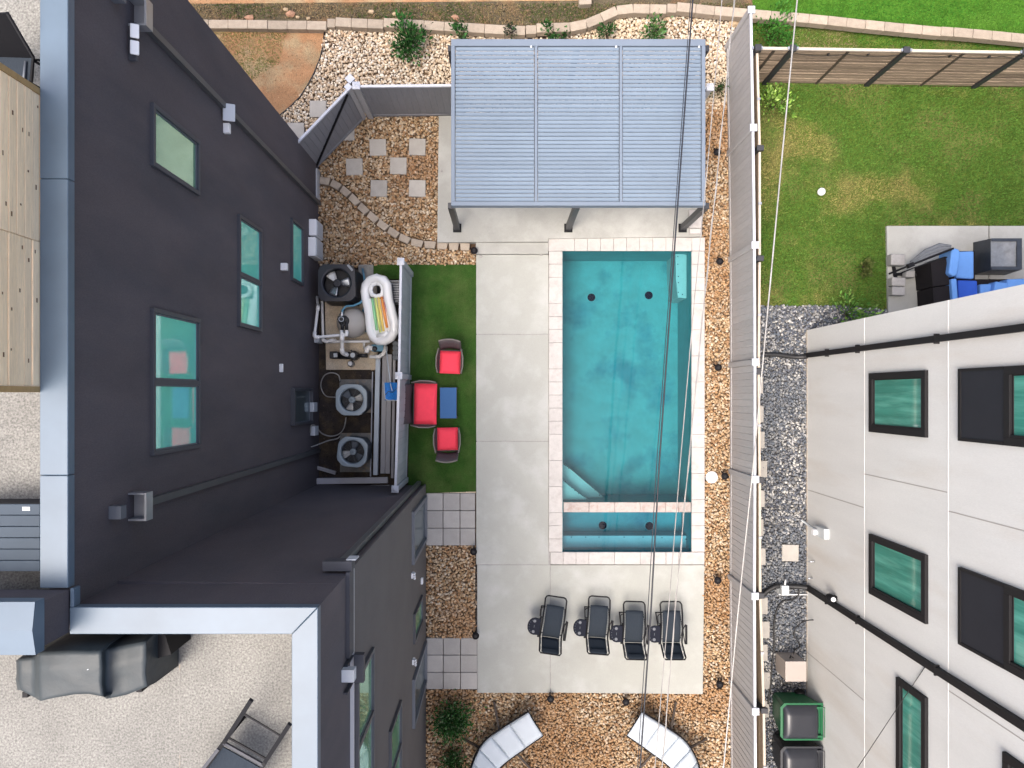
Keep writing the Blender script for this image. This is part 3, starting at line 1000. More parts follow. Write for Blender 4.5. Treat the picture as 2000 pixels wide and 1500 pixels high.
fl = wall_box('flood_lamp', XW, 4.26, 8.75, .46, .05, .10, 'frame_dark')
for yy in (4.36, 4.16):
    MB().obox((XW + .10, yy, 8.82), (.10, .17, .03), mx=Matrix.Rotation(R(25), 3, 'Y')).build('lamp_head', 'white_metal', fl, bevel=.012)
fl = wall_box('flood_lamp', XW, 4.30, 5.85, .16, .08, .10, 'white_metal')
MB().obox((XW + .12, 4.52, 5.95), (.19, .28, .04), mx=Matrix.Rotation(R(20), 3, 'Y')).build('lamp_head', 'light_grey', fl, bevel=.015)
wall_box('wall_lamp', XW, 2.59, 2.9, .15, .10, .13, 'white_metal')
wall_box('vent_cap', XW, .53, 3.0, .17, .06, .07, 'white_metal')
for y0, y1, zt in ((3.69, 4.07, .86), (3.20, 3.64, .92)):
    b_ = MB().box((XW - .002, y0, .25), (XW + .17, y1, zt)).build('electric_box', 'white_metal', house, bevel=.012)
    MB().box((XW + .171, y0 + .03, .30), (XW + .185, y1 - .03, zt - .05)).build('box_door', 'light_grey', b_)
MB().tube([(XW + .09, 3.3, -.08), (XW + .09, 3.3, .26)], .03, 8).build('conduit', 'white_metal', house)
for y_, z_ in ((-3.73, 2.70), (-5.56, 2.55)):
    s_ = wall_box('wall_sconce', XS, y_, z_, .11, .16, .05, 'white_metal')
    for k in (-1, 0, 1):
        MB().lathe((XS + .075, y_ + k * .05, z_ + .05), [(.022, 0), (.022, .05), (.01, .06)], 8).build('lamp_cap', 'white_metal', s_)
wall_box('outlet_cover', XS, -4.28, 1.05, .14, .12, .05, 'white_metal')
for y_, z_ in ((-.30, .85), (-.86, .75)):
    MB().box((XW - .002, y_ - .11, z_ - .3), (XW + .12, y_ + .11, z_)).build('disconnect_box', 'light_grey', house, bevel=.01)
MB().box((XW + .001, GY(402), -.08), (XW + .035, GY(335), .25)).build('base_flashing', 'trim_light', house)

x_ = GX(351, 9.12)
MB().box((x_ - .006, -12, 9.121), (x_ + .006, YI - .27, 9.1225)).build('roof_seam', 'pad_grey', house)
# ------------------------------------------------------------------ things on the roof of the dark house
scr = thing('wood_screen', 'raw pine privacy screen of horizontal boards beside the roof coping', 'screen', (-4.9, 1.6, 9.4))
X0 = -4.80
bs = None
for k in range(15):
    z0 = 9.42 + k * .117
    for (a, b) in ((.085, 1.572), (1.578, 3.09)):
        dx = random.uniform(-.004, .004)
        brd = MB().box((X0 - .03, a, z0 + .002), (X0 + dx, b, z0 + .110)).build('board', 'wood_new', scr, bevel=.004, seg=1)
        if 3 < k < 12:
            kn = MB()
            for q in range(2):
                yk, zk = random.uniform(a + .1, b - .1), z0 + random.uniform(.03, .09)
                kn.obox((X0 + dx + .001, yk, zk), (.002, random.uniform(.02, .05), random.uniform(.012, .022)))
            kn.build('knot', 'knot', brd)['kind'] = 'stuff'
MB().box((X0 - .13, 3.093, 9.401), (X0 + .01, 3.155, 11.2)).build('end_post', 'wood_frame', scr)
MB().box((X0 - .13, .02, 9.401), (X0 + .01, .082, 11.2)).build('end_post', 'wood_frame', scr)
MB().box((X0 - .12, 1.53, 9.401), (X0 - .032, 1.62, 11.17)).build('middle_post', 'wood_frame', scr)

db = thing('deck_box', 'slatted blue grey storage box on the roof below the wood screen', 'storage box', (-5.3, -1.5, 9.4))
MB().box((-5.75, -1.83, 9.401), (-4.89, -1.17, 9.86)).build('body', 'panel_dark', db)
for k in range(6):
    MB().box((-5.78, -1.86 + k * .1185 + .003, 9.861), (-4.87, -1.86 + (k + 1) * .1185 - .003, 9.90)).build('slat', 'deckbox', db, bevel=.004, seg=1)
MB().box((-5.05, -1.22, 9.901), (-4.97, -1.18, 9.905)).build('badge', 'light_grey', db)

rc = thing('roof_chair', 'black sling chair on the roof seen behind the wood screen end', 'chair', G(20, 110, 9.4))
zt, zs = 10.35, 9.85
bk = [G(-70, 28, zt), G(14, 25, zt), G(65, 112, zs), G(-70, 108, zs)]
MB().add(bk, [(0, 1, 2, 3)]).build('backrest', 'black_metal', rc, solid=.02)
MB().add([G(-70, 110, zs), G(63, 114, zs), G(58, 165, zs - .02), G(-70, 165, zs - .02)], [(0, 1, 2, 3)]).build('seat', 'sling', rc, solid=.02)
MB().tube([G(14, 25, zt), G(65, 112, zs), G(61, 160, zs)], .018, 6).build('frame', 'black_metal', rc)
MB().tube([G(50, 120, zs + .02), G(45, 165, zs + .02)], .014, 6).build('arm', 'frame_mid', rc)
for q in ((62, 116), (56, 160), (-60, 116), (-60, 160)):
    a = G(q[0], q[1], zs)
    MB().tube([a, (a[0] + .05, a[1], 9.401)], .014, 6).build('leg', 'black_metal', rc)
MB().tube([G(64, 116, zs), G(98, 120, 9.5)], .012, 6).build('brace', 'black_metal', rc)

grill = thing('covered_grill', 'barbecue under a creased dark grey cover on the roof terrace', 'grill', G(170, 1310, 9.12))
zh, zl, zr_ = 10.12, 9.88, 9.93
top = [G(75, 1275, zh), G(199, 1273, zh), G(203, 1366, zh - .05), G(80, 1358, zh - .05)]
gv, gf = [], []
gc = MB()


def stn(px, ya, yb, z, spread=.05):
    n_, s_ = G(px, ya, z), G(px, yb, z)
    x = n_[0]
    return [(x, n_[1] + spread, 9.16), (x, n_[1] + .02, z - .12), (x, n_[1], z), (x + .01, (n_[1] * 2 + s_[1]) / 3, z + .012), (x - .01, (n_[1] + s_[1] * 2) / 3, z - .014), (x, s_[1], z - .03), (x, s_[1] - .03, z - .2), (x, s_[1] - spread, 9.16)]


rows = [stn(31, 1290, 1350, 9.6), stn(36, 1288, 1352, zl), stn(66, 1284, 1366, zl - .01), stn(76, 1275, 1372, zh - .02), stn(100, 1274, 1366, zh), stn(140, 1273, 1360, zh + .015), stn(170, 1273, 1358, zh), stn(199, 1272, 1364, zh - .01), stn(206, 1270, 1368, zr_ + .02), stn(240, 1262, 1362, zr_ - .025), stn(284, 1254, 1344, zr_), stn(290, 1256, 1340, zr_ - .08)]
for r in rows:
    for i in range(2, 6):
        r[i] = (r[i][0], r[i][1], r[i][2] + random.uniform(-.012, .012))
gv = [p for r in rows for p in r]
nr = len(rows[0])
gf = [(i * nr + j, (i + 1) * nr + j, (i + 1) * nr + j + 1, i * nr + j + 1) for i in range(len(rows) - 1) for j in range(nr - 1)]
gf += [tuple(range(nr)), tuple((len(rows) - 1) * nr + k for k in range(nr - 1, -1, -1))]
gc.add(gv, gf)
go = gc.build('cover', 'cover', grill)
for q in go.data.polygons:
    q.use_smooth = True
md = go.modifiers.new('soft', 'SUBSURF')
md.levels = md.render_levels = 2
cr = go.data.attributes.new('crease_edge', 'FLOAT', 'EDGE')
cr.data.foreach_set('value', [.55] * len(go.data.edges))
MB().obox((G(167, 1301, zh + .02)[0], G(167, 1301, zh + .02)[1], zh + .012), (.016, .09, .004), .45).build('scratch_tape', 'light_grey', grill)
e0 = G(300, 1262, 9.7)
MB().obox((e0[0], e0[1] + .02, 9.4), (.24, .34, .5), .3).build('cart', 'black_metal', grill)
for q in ((60, 1300), (280, 1300), (60, 1350), (280, 1340)):
    c = G(q[0], q[1], 9.2)
    MB().box((c[0] - .03, c[1] - .03, 9.121), (c[0] + .03, c[1] + .03, 9.3)).build('leg', 'black_metal', grill)

tc = thing('terrace_chair', 'black metal sling chair at the corner of the roof terrace', 'chair', G(480, 1450, 9.12))
fa, fb = G(491, 1367, 10.02), G(566, 1414, 10.02)
ha, hb = G(441, 1445, 9.62), G(518, 1488, 9.62)
sa_, sb_ = G(372, 1540, 9.55), G(462, 1592, 9.55)
for p, q, r_ in ((fa, ha, sa_), (fb, hb, sb_)):
    MB().bar(p, q, .045, .03).build('back_upright', 'black_metal', tc)
    MB().bar(q, r_, .045, .03).build('side_rail', 'black_metal', tc)
    MB().bar((q[0], q[1], q[2] - .02), (q[0] + .02, q[1] + .02, 9.122), .03).build('leg', 'black_metal', tc)
    MB().bar((r_[0], r_[1], r_[2] - .02), (r_[0], r_[1], 9.122), .03).build('leg', 'black_metal', tc)


def lerp(a, b, t):
    return tuple(a[i] + (b[i] - a[i]) * t for i in range(3))


MB().bar(lerp(fa, ha, .32), lerp(fb, hb, .32), .015).build('crossbar', 'black_metal', tc)
MB().bar(lerp(fa, ha, .93), lerp(fb, hb, .93), .018).build('crossbar', 'black_metal', tc)
MB().bar(lerp(ha, sa_, .06), lerp(hb, sb_, .06), .03).build('crossbar', 'trim_dark', tc)
MB().add([lerp(ha, sa_, .12), lerp(hb, sb_, .12), sb_, sa_], [(0, 1, 2, 3)]).build('seat', 'sling', tc, solid=.015)
MB().bar(tuple(ha[i] + (0, 0, .2)[i] for i in range(3)), tuple(sa_[i] + (-.03, 0, .24)[i] for i in range(3)), .035, .025).build('arm', 'trim_dark', tc)

# ------------------------------------------------------------------ the pale house (right)
XR, YR = GX(1575), GY(645)
ph = thing('pale_house', 'pale stucco house with black framed windows and two black downpipes', 'house', (11, -4, 0))
MB().box((XR, -18, -.1), (15, YR, 9.6)).build('wall', 'stucco_white', ph)
MB().box((XR - .05, -18, 9.601), (15, YR + .05, 9.68)).build('roof', 'light_grey', ph)
for z in (2.79, 5.54):
    MB().box((XR - .006, -17.9, z - .011), (XR - .0005, YR, z + .011)).build('joint_bead', 'joint_white', ph)
MB().box((XR - .006, -17.9, -.02), (XR - .0005, YR, .06)).build('base_strip', 'rail_tan', ph)
for (y, za, zb) in ((-2.326, .06, 2.775), (-1.633, 2.805, 5.525), (-6.28, .06, 2.775), (-1.94, 5.555, 9.5), (-4.92, 5.555, 9.5)):
    MB().box((XR - .004, y - .008, za), (XR - .0004, y + .008, zb)).build('joint_groove', 'joint_grey', ph)


def rwin(y0, y1, z0, z1, panes=(), panel=None, name='window'):
    fr = window(ph, XR, -1, y0, y1, z0, z1, list(panes), 'black_trim', 'pane_teal', .125, .06)
    a, b = min(y0, y1), max(y0, y1)
    MB().box((XR - .055, a + .127, z0 + .127), (XR - .012, a + .16, z1 - .127)).build('inner_stile', 'black_trim', fr)
    return fr


def curtain(y0, y1, z0, z1):
    pass


for (a, b, z0, z1) in ((-.755, .42, 3.07, 4.99), (-4.0, -2.8, 3.07, 4.99), (-7.1, -5.28, 4.06, 4.99), (-.75, .41, 6.93, 8.7), (-4.03, -2.785, 6.93, 8.7), (-7.1, -5.25, 6.9, 8.7)):
    rwin(a, b, z0, z1)
for (a, b) in ((-.75, .41), (-4.03, -2.785)):
    p = MB().box((XR - .045, a, 5.88), (XR + .004, b, 6.928)).build('window_panel', 'panel_dark', ph, bevel=.006, seg=1)
    m_ = MB()
    m_.box((XR - .058, a, 5.88), (XR - .0455, a + .05, 6.92))
    m_.box((XR - .058, b - .05, 5.88), (XR - .0455, b, 6.92))
    m_.box((XR - .058, a + .051, 5.88), (XR - .0455, b - .051, 5.95))
    m_.build('panel_frame', 'black_trim', p)
for (y, w_) in ((.94, .11), (-4.68, .12)):
    d = MB().box((XR - .085, y - w_ / 2, .15), (XR - .003, y + w_ / 2, 9.55)).build('downpipe', 'black_trim', ph)
    for z in (2.6, 5.3, 8.0, 1.2):
        MB().box((XR - .089, y - w_ / 2 - .03, z - .015), (XR - .0025, y + w_ / 2 + .03, z + .015)).build('strap', 'black_trim', d)
# electric meter, wall lamp, taps
mt = MB().box((XR - .12, -3.30, .75), (XR + .002, -3.06, 1.22)).build('meter_box', 'meter_grey', ph, bevel=.01)
MB().tube([(XR - .121, -3.2, .85), (XR - .22, -3.2, .85)], .075, 14).build('meter_dial', 'white_metal', mt)
MB().tube([(XR - .06, -3.18, .76), (XR - .06, -3.16, .4), (XR - .10, -3.08, -.02), (XR - .20, -3.06, -.05)], .03, 8).build('conduit', 'meter_grey', mt)
lp = MB().lathe((XR - .13, -4.52, 1.48), [(.075, 0), (.085, .10), (.05, .16), (.03, .2)], 14).build('wall_lamp', 'black_metal', ph)
MB().lathe((XR - .13, -4.52, 1.685), [(.05, 0), (.05, .03)], 14).build('lamp_top', 'white_metal', lp)
MB().box((XR - .10, -4.56, 1.5), (XR + .002, -4.48, 1.62)).build('bracket', 'black_metal', lp)
for y, z in ((-3.98, .45), (-4.4, .35)):
    MB().tube([(XR + .002, y, z), (XR - .12, y, z)], .018, 8).build('tap', 'galv', ph)

# ------------------------------------------------------------------ fences
def fence_run(t, pts, zt, board_m, post_m, rail_m, bw=.152, cap_m='rail_white', post=.12, first_post=True, last_post=True, zb=.03, rails=(.10, .0), boards=None, side=0.0):
    """vertical tongue and groove boards between square posts, white top rail, caps"""
    for i in range(len(pts) - 1):
        a, b = Vector((*pts[i], 0)), Vector((*pts[i + 1], 0))
        d = b - a
        L_ = d.length
        u = d / L_
        rz = math.atan2(u.y, u.x)
        s0 = post / 2
        n = max(1, round((L_ - post) / bw))
        w_ = (L_ - post) / n
        src = None
        for k in range(n):
            c = a + u * (s0 + (k + .5) * w_)
            if src is None:
                src = MB().obox((0, 0, (zt - .06 + zb + .05) / 2), (w_ - .018, .022, zt - .06 - zb - .05)).build('board', board_m, None, bevel=.004, seg=1)
                src.parent = t
                src.location = c - org(t)
                src.rotation_euler.z = rz
                base = src
            else:
                q = piece(base, c, rz, t)
                q.location.z = 0 - org(t).z
        m = (a + b) / 2
        MB().obox((m.x, m.y, zt - .03), (L_ - post - .002, .055, .06), rz).build('top_rail', rail_m, t, bevel=.006, seg=1)
        MB().obox((m.x, m.y, zb + .05), (L_ - post - .002, .05, .10), rz).build('bottom_rail', board_m, t, bevel=.006, seg=1)
        core = MB().obox((m.x, m.y, zt * .5), (L_ - post - .004, .008, zt - .2), rz).build('backing', board_m, t)
    for i, p in enumerate(pts):
        if (i == 0 and not first_post) or (i == len(pts) - 1 and not last_post):
            continue
        j = min(i, len(pts) - 2)
        d = Vector(pts[j + 1]) - Vector(pts[j])
        rz = math.atan2(d.y, d.x)
        po = MB().obox((p[0], p[1], zt / 2 - .02), (post, post, zt + .04), rz).build('post', post_m, t, bevel=.006, seg=1)
        c = MB().obox((p[0], p[1], zt + .021), (post + .035, post + .035, .03), rz)
        h = (post + .02) / 2
        pc = [Vector((x, y, 0)) for x, y in ((-h, -h), (h, -h), (h, h), (-h, h))]
        rm = Matrix.Rotation(rz, 3, 'Z')
        pc = [rm @ q + Vector((p[0], p[1], zt + .037)) for q in pc]
        c.add(pc + [Vector((p[0], p[1], zt + .075))], [(0, 1, 4), (1, 2, 4), (2, 3, 4), (3, 0, 4)])
        c.build('post_cap', cap_m, po)


ZF = 1.71
ef = thing('privacy_fence', 'long grey board fence with white caps between the pool strip and the pale house', 'fence', (GX(1424), 0, 0))
fence_run(ef, [G(x, y, ZF)[:2] for x, y in ((1467, 20), (1471, 250), (1474, 479), (1475, 707), (1475, 936), (1474, 1164), (1475, 1389), (1477, 1616))], ZF, 'fence_grey', 'fence_grey', 'rail_white')
# short panel at its north end behind the pergola corner
rf = thing('fence_return', 'short grey fence panel standing behind the right rear corner of the pergola', 'fence', (GX(1400), GY(190), 0))
fence_run(rf, [G(1386, 171, ZF)[:2], G(1300, 171, ZF)[:2]], ZF, 'fence_gate', 'fence_grey', 'rail_white', last_post=False)
lf = thing('equipment_fence', 'grey fence with white rail screening the pool equipment from the turf', 'fence', (GX(800), GY(740), 0))
fence_run(lf, [G(x, y, ZF)[:2] for x, y in ((783, 511), (779, 734), (772, 955))], ZF, 'fence_pale', 'fence_pale', 'rail_white', bw=.15)
nf = thing('corner_fence', 'grey fence panel running from the gate corner to the pergola', 'fence', (GX(790), GY(200), 0))
fence_run(nf, [G(696, 168, ZF)[:2], G(905, 166, ZF)[:2]], ZF, 'fence_gate', 'fence_grey', 'rail_white', last_post=False, post=.13)
gt = thing('garden_gate', 'grey angled gate with black diagonal brace between house corner and fence corner', 'gate', (GX(650), GY(230), 0))
ga, gb_ = Vector(G(681, 173, ZF)), Vector(G(577, 281, ZF))
fence_run(gt, [(ga.x, ga.y), (gb_.x, gb_.y)], ZF, 'fence_gate', 'fence_grey', 'rail_white', first_post=False, last_post=False, post=.06)
gp = G(684, 155, ZF)
po = MB().obox((gp[0], gp[1], .85), (.12, .12, 1.72), R(45)).build('post', 'fence_grey', gt)
MB().obox((gp[0], gp[1], ZF + .02), (.16, .16, .05), R(45)).build('post_cap', 'rail_white', po)
gp2 = G(680, 170, ZF)
po = MB().obox((gp2[0] + .005, gp2[1] - .01, .85), (.10, .10, 1.70), R(45)).build('post', 'fence_grey', gt)
MB().obox((gp2[0] + .005, gp2[1] - .01, ZF + .01), (.13, .13, .05), R(45)).build('post_cap', 'rail_white', po)
u = (gb_ - ga).normalized()
nrm = Vector((-u.y, u.x, 0))
if nrm.dot(Vector((1, -1, 0))) < 0:
    nrm = -nrm
p_, q_ = ga + u * .10 + nrm * .03, gb_ - u * .02 + nrm * .03
MB().bar((p_.x, p_.y, 1.62), (q_.x, q_.y, .14), .05, .03).build('diagonal_brace', 'black_metal', gt)

# wood fences of the neighbour
wf = thing('wood_fence', 'weathered brown board fence with black posts across the neighbour lawn', 'fence', (GX(1700), GY(163), 0))
zt = 1.70
Wx = [GX(1478, zt), GX(1548, zt), GX(1769, zt), GX(2001, zt), GX(2234, zt)]
Wy = [GY(94.5, zt), GY(95.5, zt), GY(99, zt), GY(103, zt), GY(106, zt)]
nb = 12
for i in range(4):
    for k in range(nb):
        z0 = .04 + k * (zt - .06) / nb
        z1 = z0 + (zt - .06) / nb - .022
        a, b = Vector((Wx[i] + .07, Wy[i], 0)), Vector((Wx[i + 1] - .07, Wy[i + 1], 0))
        if i == 0:
            a.x = Wx[0] + .02
        d = b - a
        MB().obox(((a.x + b.x) / 2, (a.y + b.y) / 2 + random.uniform(-.006, .006), (z0 + z1) / 2), (d.length, .022, z1 - z0), math.atan2(d.y, d.x)).build('board', 'wood_old', wf, bevel=.004, seg=1)
    d = Vector((Wx[i + 1] - Wx[i], Wy[i + 1] - Wy[i]))
    rz = math.atan2(d.y, d.x)
    mx_, my_ = (Wx[i] + Wx[i + 1]) / 2, (Wy[i] + Wy[i + 1]) / 2
    MB().obox((mx_, my_, zt), (d.length - .15, .06, .035), rz).build('cap_rail', 'rail_tan', wf)
    MB().obox((mx_, my_ - .022, zt / 2), (.06, .018, zt - .06), rz).build('batten', 'rust_metal', wf)
for i in range(0, 5):
    p = MB().obox((Wx[i] + (.02 if i == 0 else 0), Wy[i], zt / 2), (.11, .11, zt), 0).build('post', 'post_dark', wf)
    MB().obox((Wx[i] + (.02 if i == 0 else 0), Wy[i], zt + .03), (.14, .14, .06), 0).build('post_cap', 'post_dark', p, bevel=.01)
    for s_ in (-1, 1):
        MB().obox((Wx[i] + s_ * .10, Wy[i], zt + .03), (.04, .06, .03)).build('bracket', 'galv', p)
cd_ = MB()
sp = []
for i in range(40):
    t = i / 39
    x = Wx[1] + .1 + t * (Wx[3] - Wx[1])
    sp.append((x, GY(96, zt) - .04 - .03 * abs(math.sin(t * 14)) - t * .08, 1.60 - .05 * abs(math.sin(t * 14))))
MB().tube(sp, .006, 4).build('string_cord', 'black_rubber', wf)
for x, y in ((1618, 104), (1696, 104), (1856, 107), (1932, 109)):
    c = G(x, y, 1.55)
    MB().lathe((c[0], c[1] - .02, 1.50), [(.018, 0), (.03, .03), (.02, .08)], 8).build('string_bulb', 'black_rubber', wf)

sf = thing('side_wood_fence', 'brown board fence with black post caps hidden close behind the grey fence', 'fence', (GX(1440), 0, 0))
pp = [(1479, 97), (1484, 290), (1484, 505), (1482, 725), (1484, 937), (1485, 1163), (1492, 1387), (1495, 1610)]
pw = [G(x, y, 1.62) for x, y in pp]
for i in range(len(pw) - 1):
    a, b = Vector(pw[i]), Vector(pw[i + 1])
    d = b - a
    rz = math.atan2(d.y, d.x)
    m_ = (a + b) / 2
    MB().obox((m_.x + .0, m_.y, 1.60), (d.length - .16, .05, .035), rz).build('cap_rail', 'rail_tan', sf)
    for k in range(8):
        MB().obox((m_.x + .0, m_.y, .12 + k * .19), (d.length - .14, .02, .178), rz).build('board', 'wood_old', sf)
    c = a + d * .5
    MB().obox((c.x, c.y, 1.63), (.05, .07, .03), rz).build('bracket', 'galv', sf)
for p in pw:
    po = MB().obox((p[0], p[1], .8), (.12, .10, 1.6)).build('post', 'post_dark', sf)
    MB().obox((p[0], p[1], 1.64), (.15, .12, .07)).build('post_cap', 'post_dark', po, bevel=.01)

# ------------------------------------------------------------------ pergola
pg = thing('pergola', 'three bay aluminium pergola with closed blue grey louvres beside the pool', 'pergola', (GX(1130), GY(240), .16))
ZP = 2.38
rx0, rx1, ry0, ry1 = GX(881, ZP), GX(1378, ZP), GY(401.5, ZP), GY(76, ZP)
bw_ = .085
MB().box((rx0, ry0, ZP - .19), (rx1, ry0 + bw_, ZP)).build('beam', 'pergola_frame', pg, bevel=.006, seg=1)
MB().box((rx0, ry1 - bw_ - .06, ZP - .19), (rx1, ry1, ZP)).build('beam', 'pergola_frame', pg, bevel=.006, seg=1)
xa, xb = GX(1047, ZP), GX(1213, ZP)
for x, w_ in ((rx0 + .04, .08), (xa, .06), (xb, .06), (rx1 - .04, .08)):
    MB().box((x - w_ / 2, ry0 + bw_ + .001, ZP - .18), (x + w_ / 2, ry1 - bw_ - .061, ZP - .001)).build('beam', 'pergola_frame', pg, bevel=.006, seg=1)
NLOU = 38
for (a, b) in ((rx0 + .08, xa - .03), (xa + .03, xb - .03), (xb + .03, rx1 - .08)):
    y0, y1 = ry0 + bw_ + .008, ry1 - bw_ - .068
    p_ = (y1 - y0) / NLOU
    src = None
    for k in range(NLOU):
        yc = y0 + (k + .5) * p_
        if src is None:
            lm = MB()
            hw, hl = p_ / 2, (b - a) / 2 - .012
            prof = [(-hw + .003, -.002), (-hw + .010, .011), (-hw * .25, .006), (hw * .4, .008), (hw - .010, .013), (hw - .003, -.001), (hw - .012, -.012), (-hw + .01, -.012)]
            n_ = len(prof)
            lm.add([(-hl, y, z) for y, z in prof] + [(hl, y, z) for y, z in prof], [(i, n_ + i, n_ + (i + 1) % n_, (i + 1) % n_) for i in range(n_)] + [tuple(range(n_)), tuple(range(2 * n_ - 1, n_ - 1, -1))])
            src = lm.build('louver', 'louver', None)
            src.parent = pg
            o = src
        else:
            o = src.copy()
            COL.objects.link(o)
        o.location = Vector(((a + b) / 2, yc, ZP - .04)) - org(pg)
        o.rotation_euler.x = R(random.gauss(0, 1.3) + (3 if random.random() < .12 else 0))
for x in (GX(1042, ZP), GX(1208, ZP), GX(1370, ZP)):
    MB().lathe((x - .05, GY(91, ZP), ZP - .018), [(.02, 0), (.02, .02)], 8).build('clip', 'white_metal', pg)
fx = [GX(893, .16), GX(1110, .16), GX(1333, .16)]
fy = [GY(446, .16), GY(450, .16), GY(452, .16)]
tx = [rx0 + .07, GX(1127, ZP), rx1 - .08]
for i in range(3):
    x = (fx[i] + tx[i] * 0) if i == 1 else fx[i]
    y = ry0 + .05
    po = MB().box((x - .065, y - .065, .172), (x + .065, y + .065, ZP - .191)).build('post', 'pergola_post', pg, bevel=.006, seg=1)
    MB().box((x - .10, y - .11, .161), (x + .10, y + .10, .171)).build('base_plate', 'black_metal', po)
    y = ry1 - .10
    po = MB().box((x - .065, y - .065, .161), (x + .065, y + .065, ZP - .191)).build('post', 'pergola_post', pg, bevel=.006, seg=1)
# spare stone tiles beside the right post
for k, (x0, y0, x1, y1) in enumerate(((1346, 410, 1371, 445), (1347, 446.5, 1371, 456))):
    t = MB().prism(gpoly([(x0, y0), (x1, y0), (x1, y1), (x0, y1)], .22), .162, .22)
    tag(t.build('stone_tile', 'travertine', None, bevel=.006, seg=1), ['larger white travertine tile lying beside the right pergola post', 'narrow white travertine tile lying at the pool corner by the right pergola post'][k], 'tile', 'spare tiles by the pergola')

# ------------------------------------------------------------------ block kerbs
def block_run(t, pts, z, bw, bl, m, name='block'):
    """blocks laid along a polyline of pixels"""
    P = [Vector(G(x, y, z)) for x, y in pts]
    cum = [0]
    for a, b in zip(P, P[1:]):
        cum.append(cum[-1] + (b - a).length)
    n = max(1, round(cum[-1] / bl))

    def at(s):
        for i in range(len(P) - 1):
            if s <= cum[i + 1] or i == len(P) - 2:
                f = (s - cum[i]) / (cum[i + 1] - cum[i])
                return P[i] + (P[i + 1] - P[i]) * f
    for k in range(n):
        a, b = at(cum[-1] * k / n), at(cum[-1] * (k + 1) / n)
        d = b - a
        c = (a + b) / 2
        rz = math.atan2(d.y, d.x) + random.uniform(-.008, .008)
        MB().obox((c.x, c.y, z - .09 + random.uniform(-.006, .006)), (d.length - .007, bw, .2), rz).build(name, m, t, bevel=.008, seg=1)


rw = thing('block_kerb', 'low stepped wall of beige concrete blocks along the top edge of the beds', 'wall', (GX(1000), GY(50), 0))
zb = .12
block_run(rw, [(330, 46), (480, 47.5), (638, 50)], zb, .21, .46, 'block_pale')
block_run(rw, [(639, 45), (655, 45.5)], zb + .03, .21, .2, 'block_pale')
block_run(rw, [(655, 42.5), (700, 45), (749, 47.5)], zb + .09, .22, .46, 'block_pale')
block_run(rw, [(749, 44), (850, 50), (960, 57), (1026, 60)], zb + .10, .22, .46, 'block_pale')
block_run(rw, [(1027, 58), (1048, 57.5)], zb + .12, .21, .3, 'block_pale')
block_run(rw, [(1048, 54.5), (1118, 53), (1155, 44), (1200, 22), (1215, 16), (1302, 18)], zb + .15, .22, .42, 'block_pale')
block_run(rw, [(1303, 15.5), (1322, 16)], zb + .16, .21, .25, 'block_pale')
block_run(rw, [(1322, 13), (1400, 21), (1470, 27), (1600, 38), (1700, 49), (1838, 62)], zb + .18, .22, .46, 'block_pale')
block_run(rw, [(1838, 61), (1862, 62.5)], zb + .19, .22, .3, 'block_pale')
block_run(rw, [(1863, 62), (2010, 76), (2200, 92)], zb + .20, .22, .46, 'block_pale')
kb = thing('garden_edging', 'curving row of beige edging blocks through the stone bed', 'edging', (GX(770), GY(420), 0))
for (x, y), (x2, y2) in zip(((622, 351), (645, 355), (665, 366.5), (682.5, 381), (700, 399), (718, 416), (737, 432), (757, 447), (778.5, 461), (801, 471.5), (827, 477), (852, 478.5), (875, 480.5), (897, 481.5)), ((645, 355), (665, 366.5), (682.5, 381), (700, 399), (718, 416), (737, 432), (757, 447), (778.5, 461), (801, 471.5), (827, 477), (852, 478.5), (875, 480.5), (897, 481.5), (919, 482))):
    a, b = Vector(G(x, y, .06)), Vector(G(x2, y2, .06))
    d = (b - a).normalized()
    n_ = Vector((-d.y, d.x, 0))
    L_ = (b - a).length
    q = [a + d * .012 + n_ * .085, b - d * .012 + n_ * .085, b - d * .035 - n_ * .085, a + d * .035 - n_ * .085]
    MB().prism([(v.x, v.y) for v in q], -.05, .06 + random.uniform(-.006, .006)).build('block', 'block', kb, bevel=.008, seg=1)
edg = MB().tube([G(x, y, .02) for x, y in ((634, 60), (631, 90), (625, 114), (612, 146), (600, 168), (586, 189), (568, 207), (548, 224), (530, 236))], .018, 6)
tag(edg.build('landscape_edging', 'black_rubber'), 'thin black edging strip between the clay patch and the pale stones', 'edging')
edg = MB().tube([G(x, y, .03) for x, y in ((930, 1068), (929, 1150), (930, 1242))], .012, 5)
tag(edg.build('landscape_edging', 'black_rubber'), 'thin black edging strip between the small stone bed and the deck edge', 'edging')

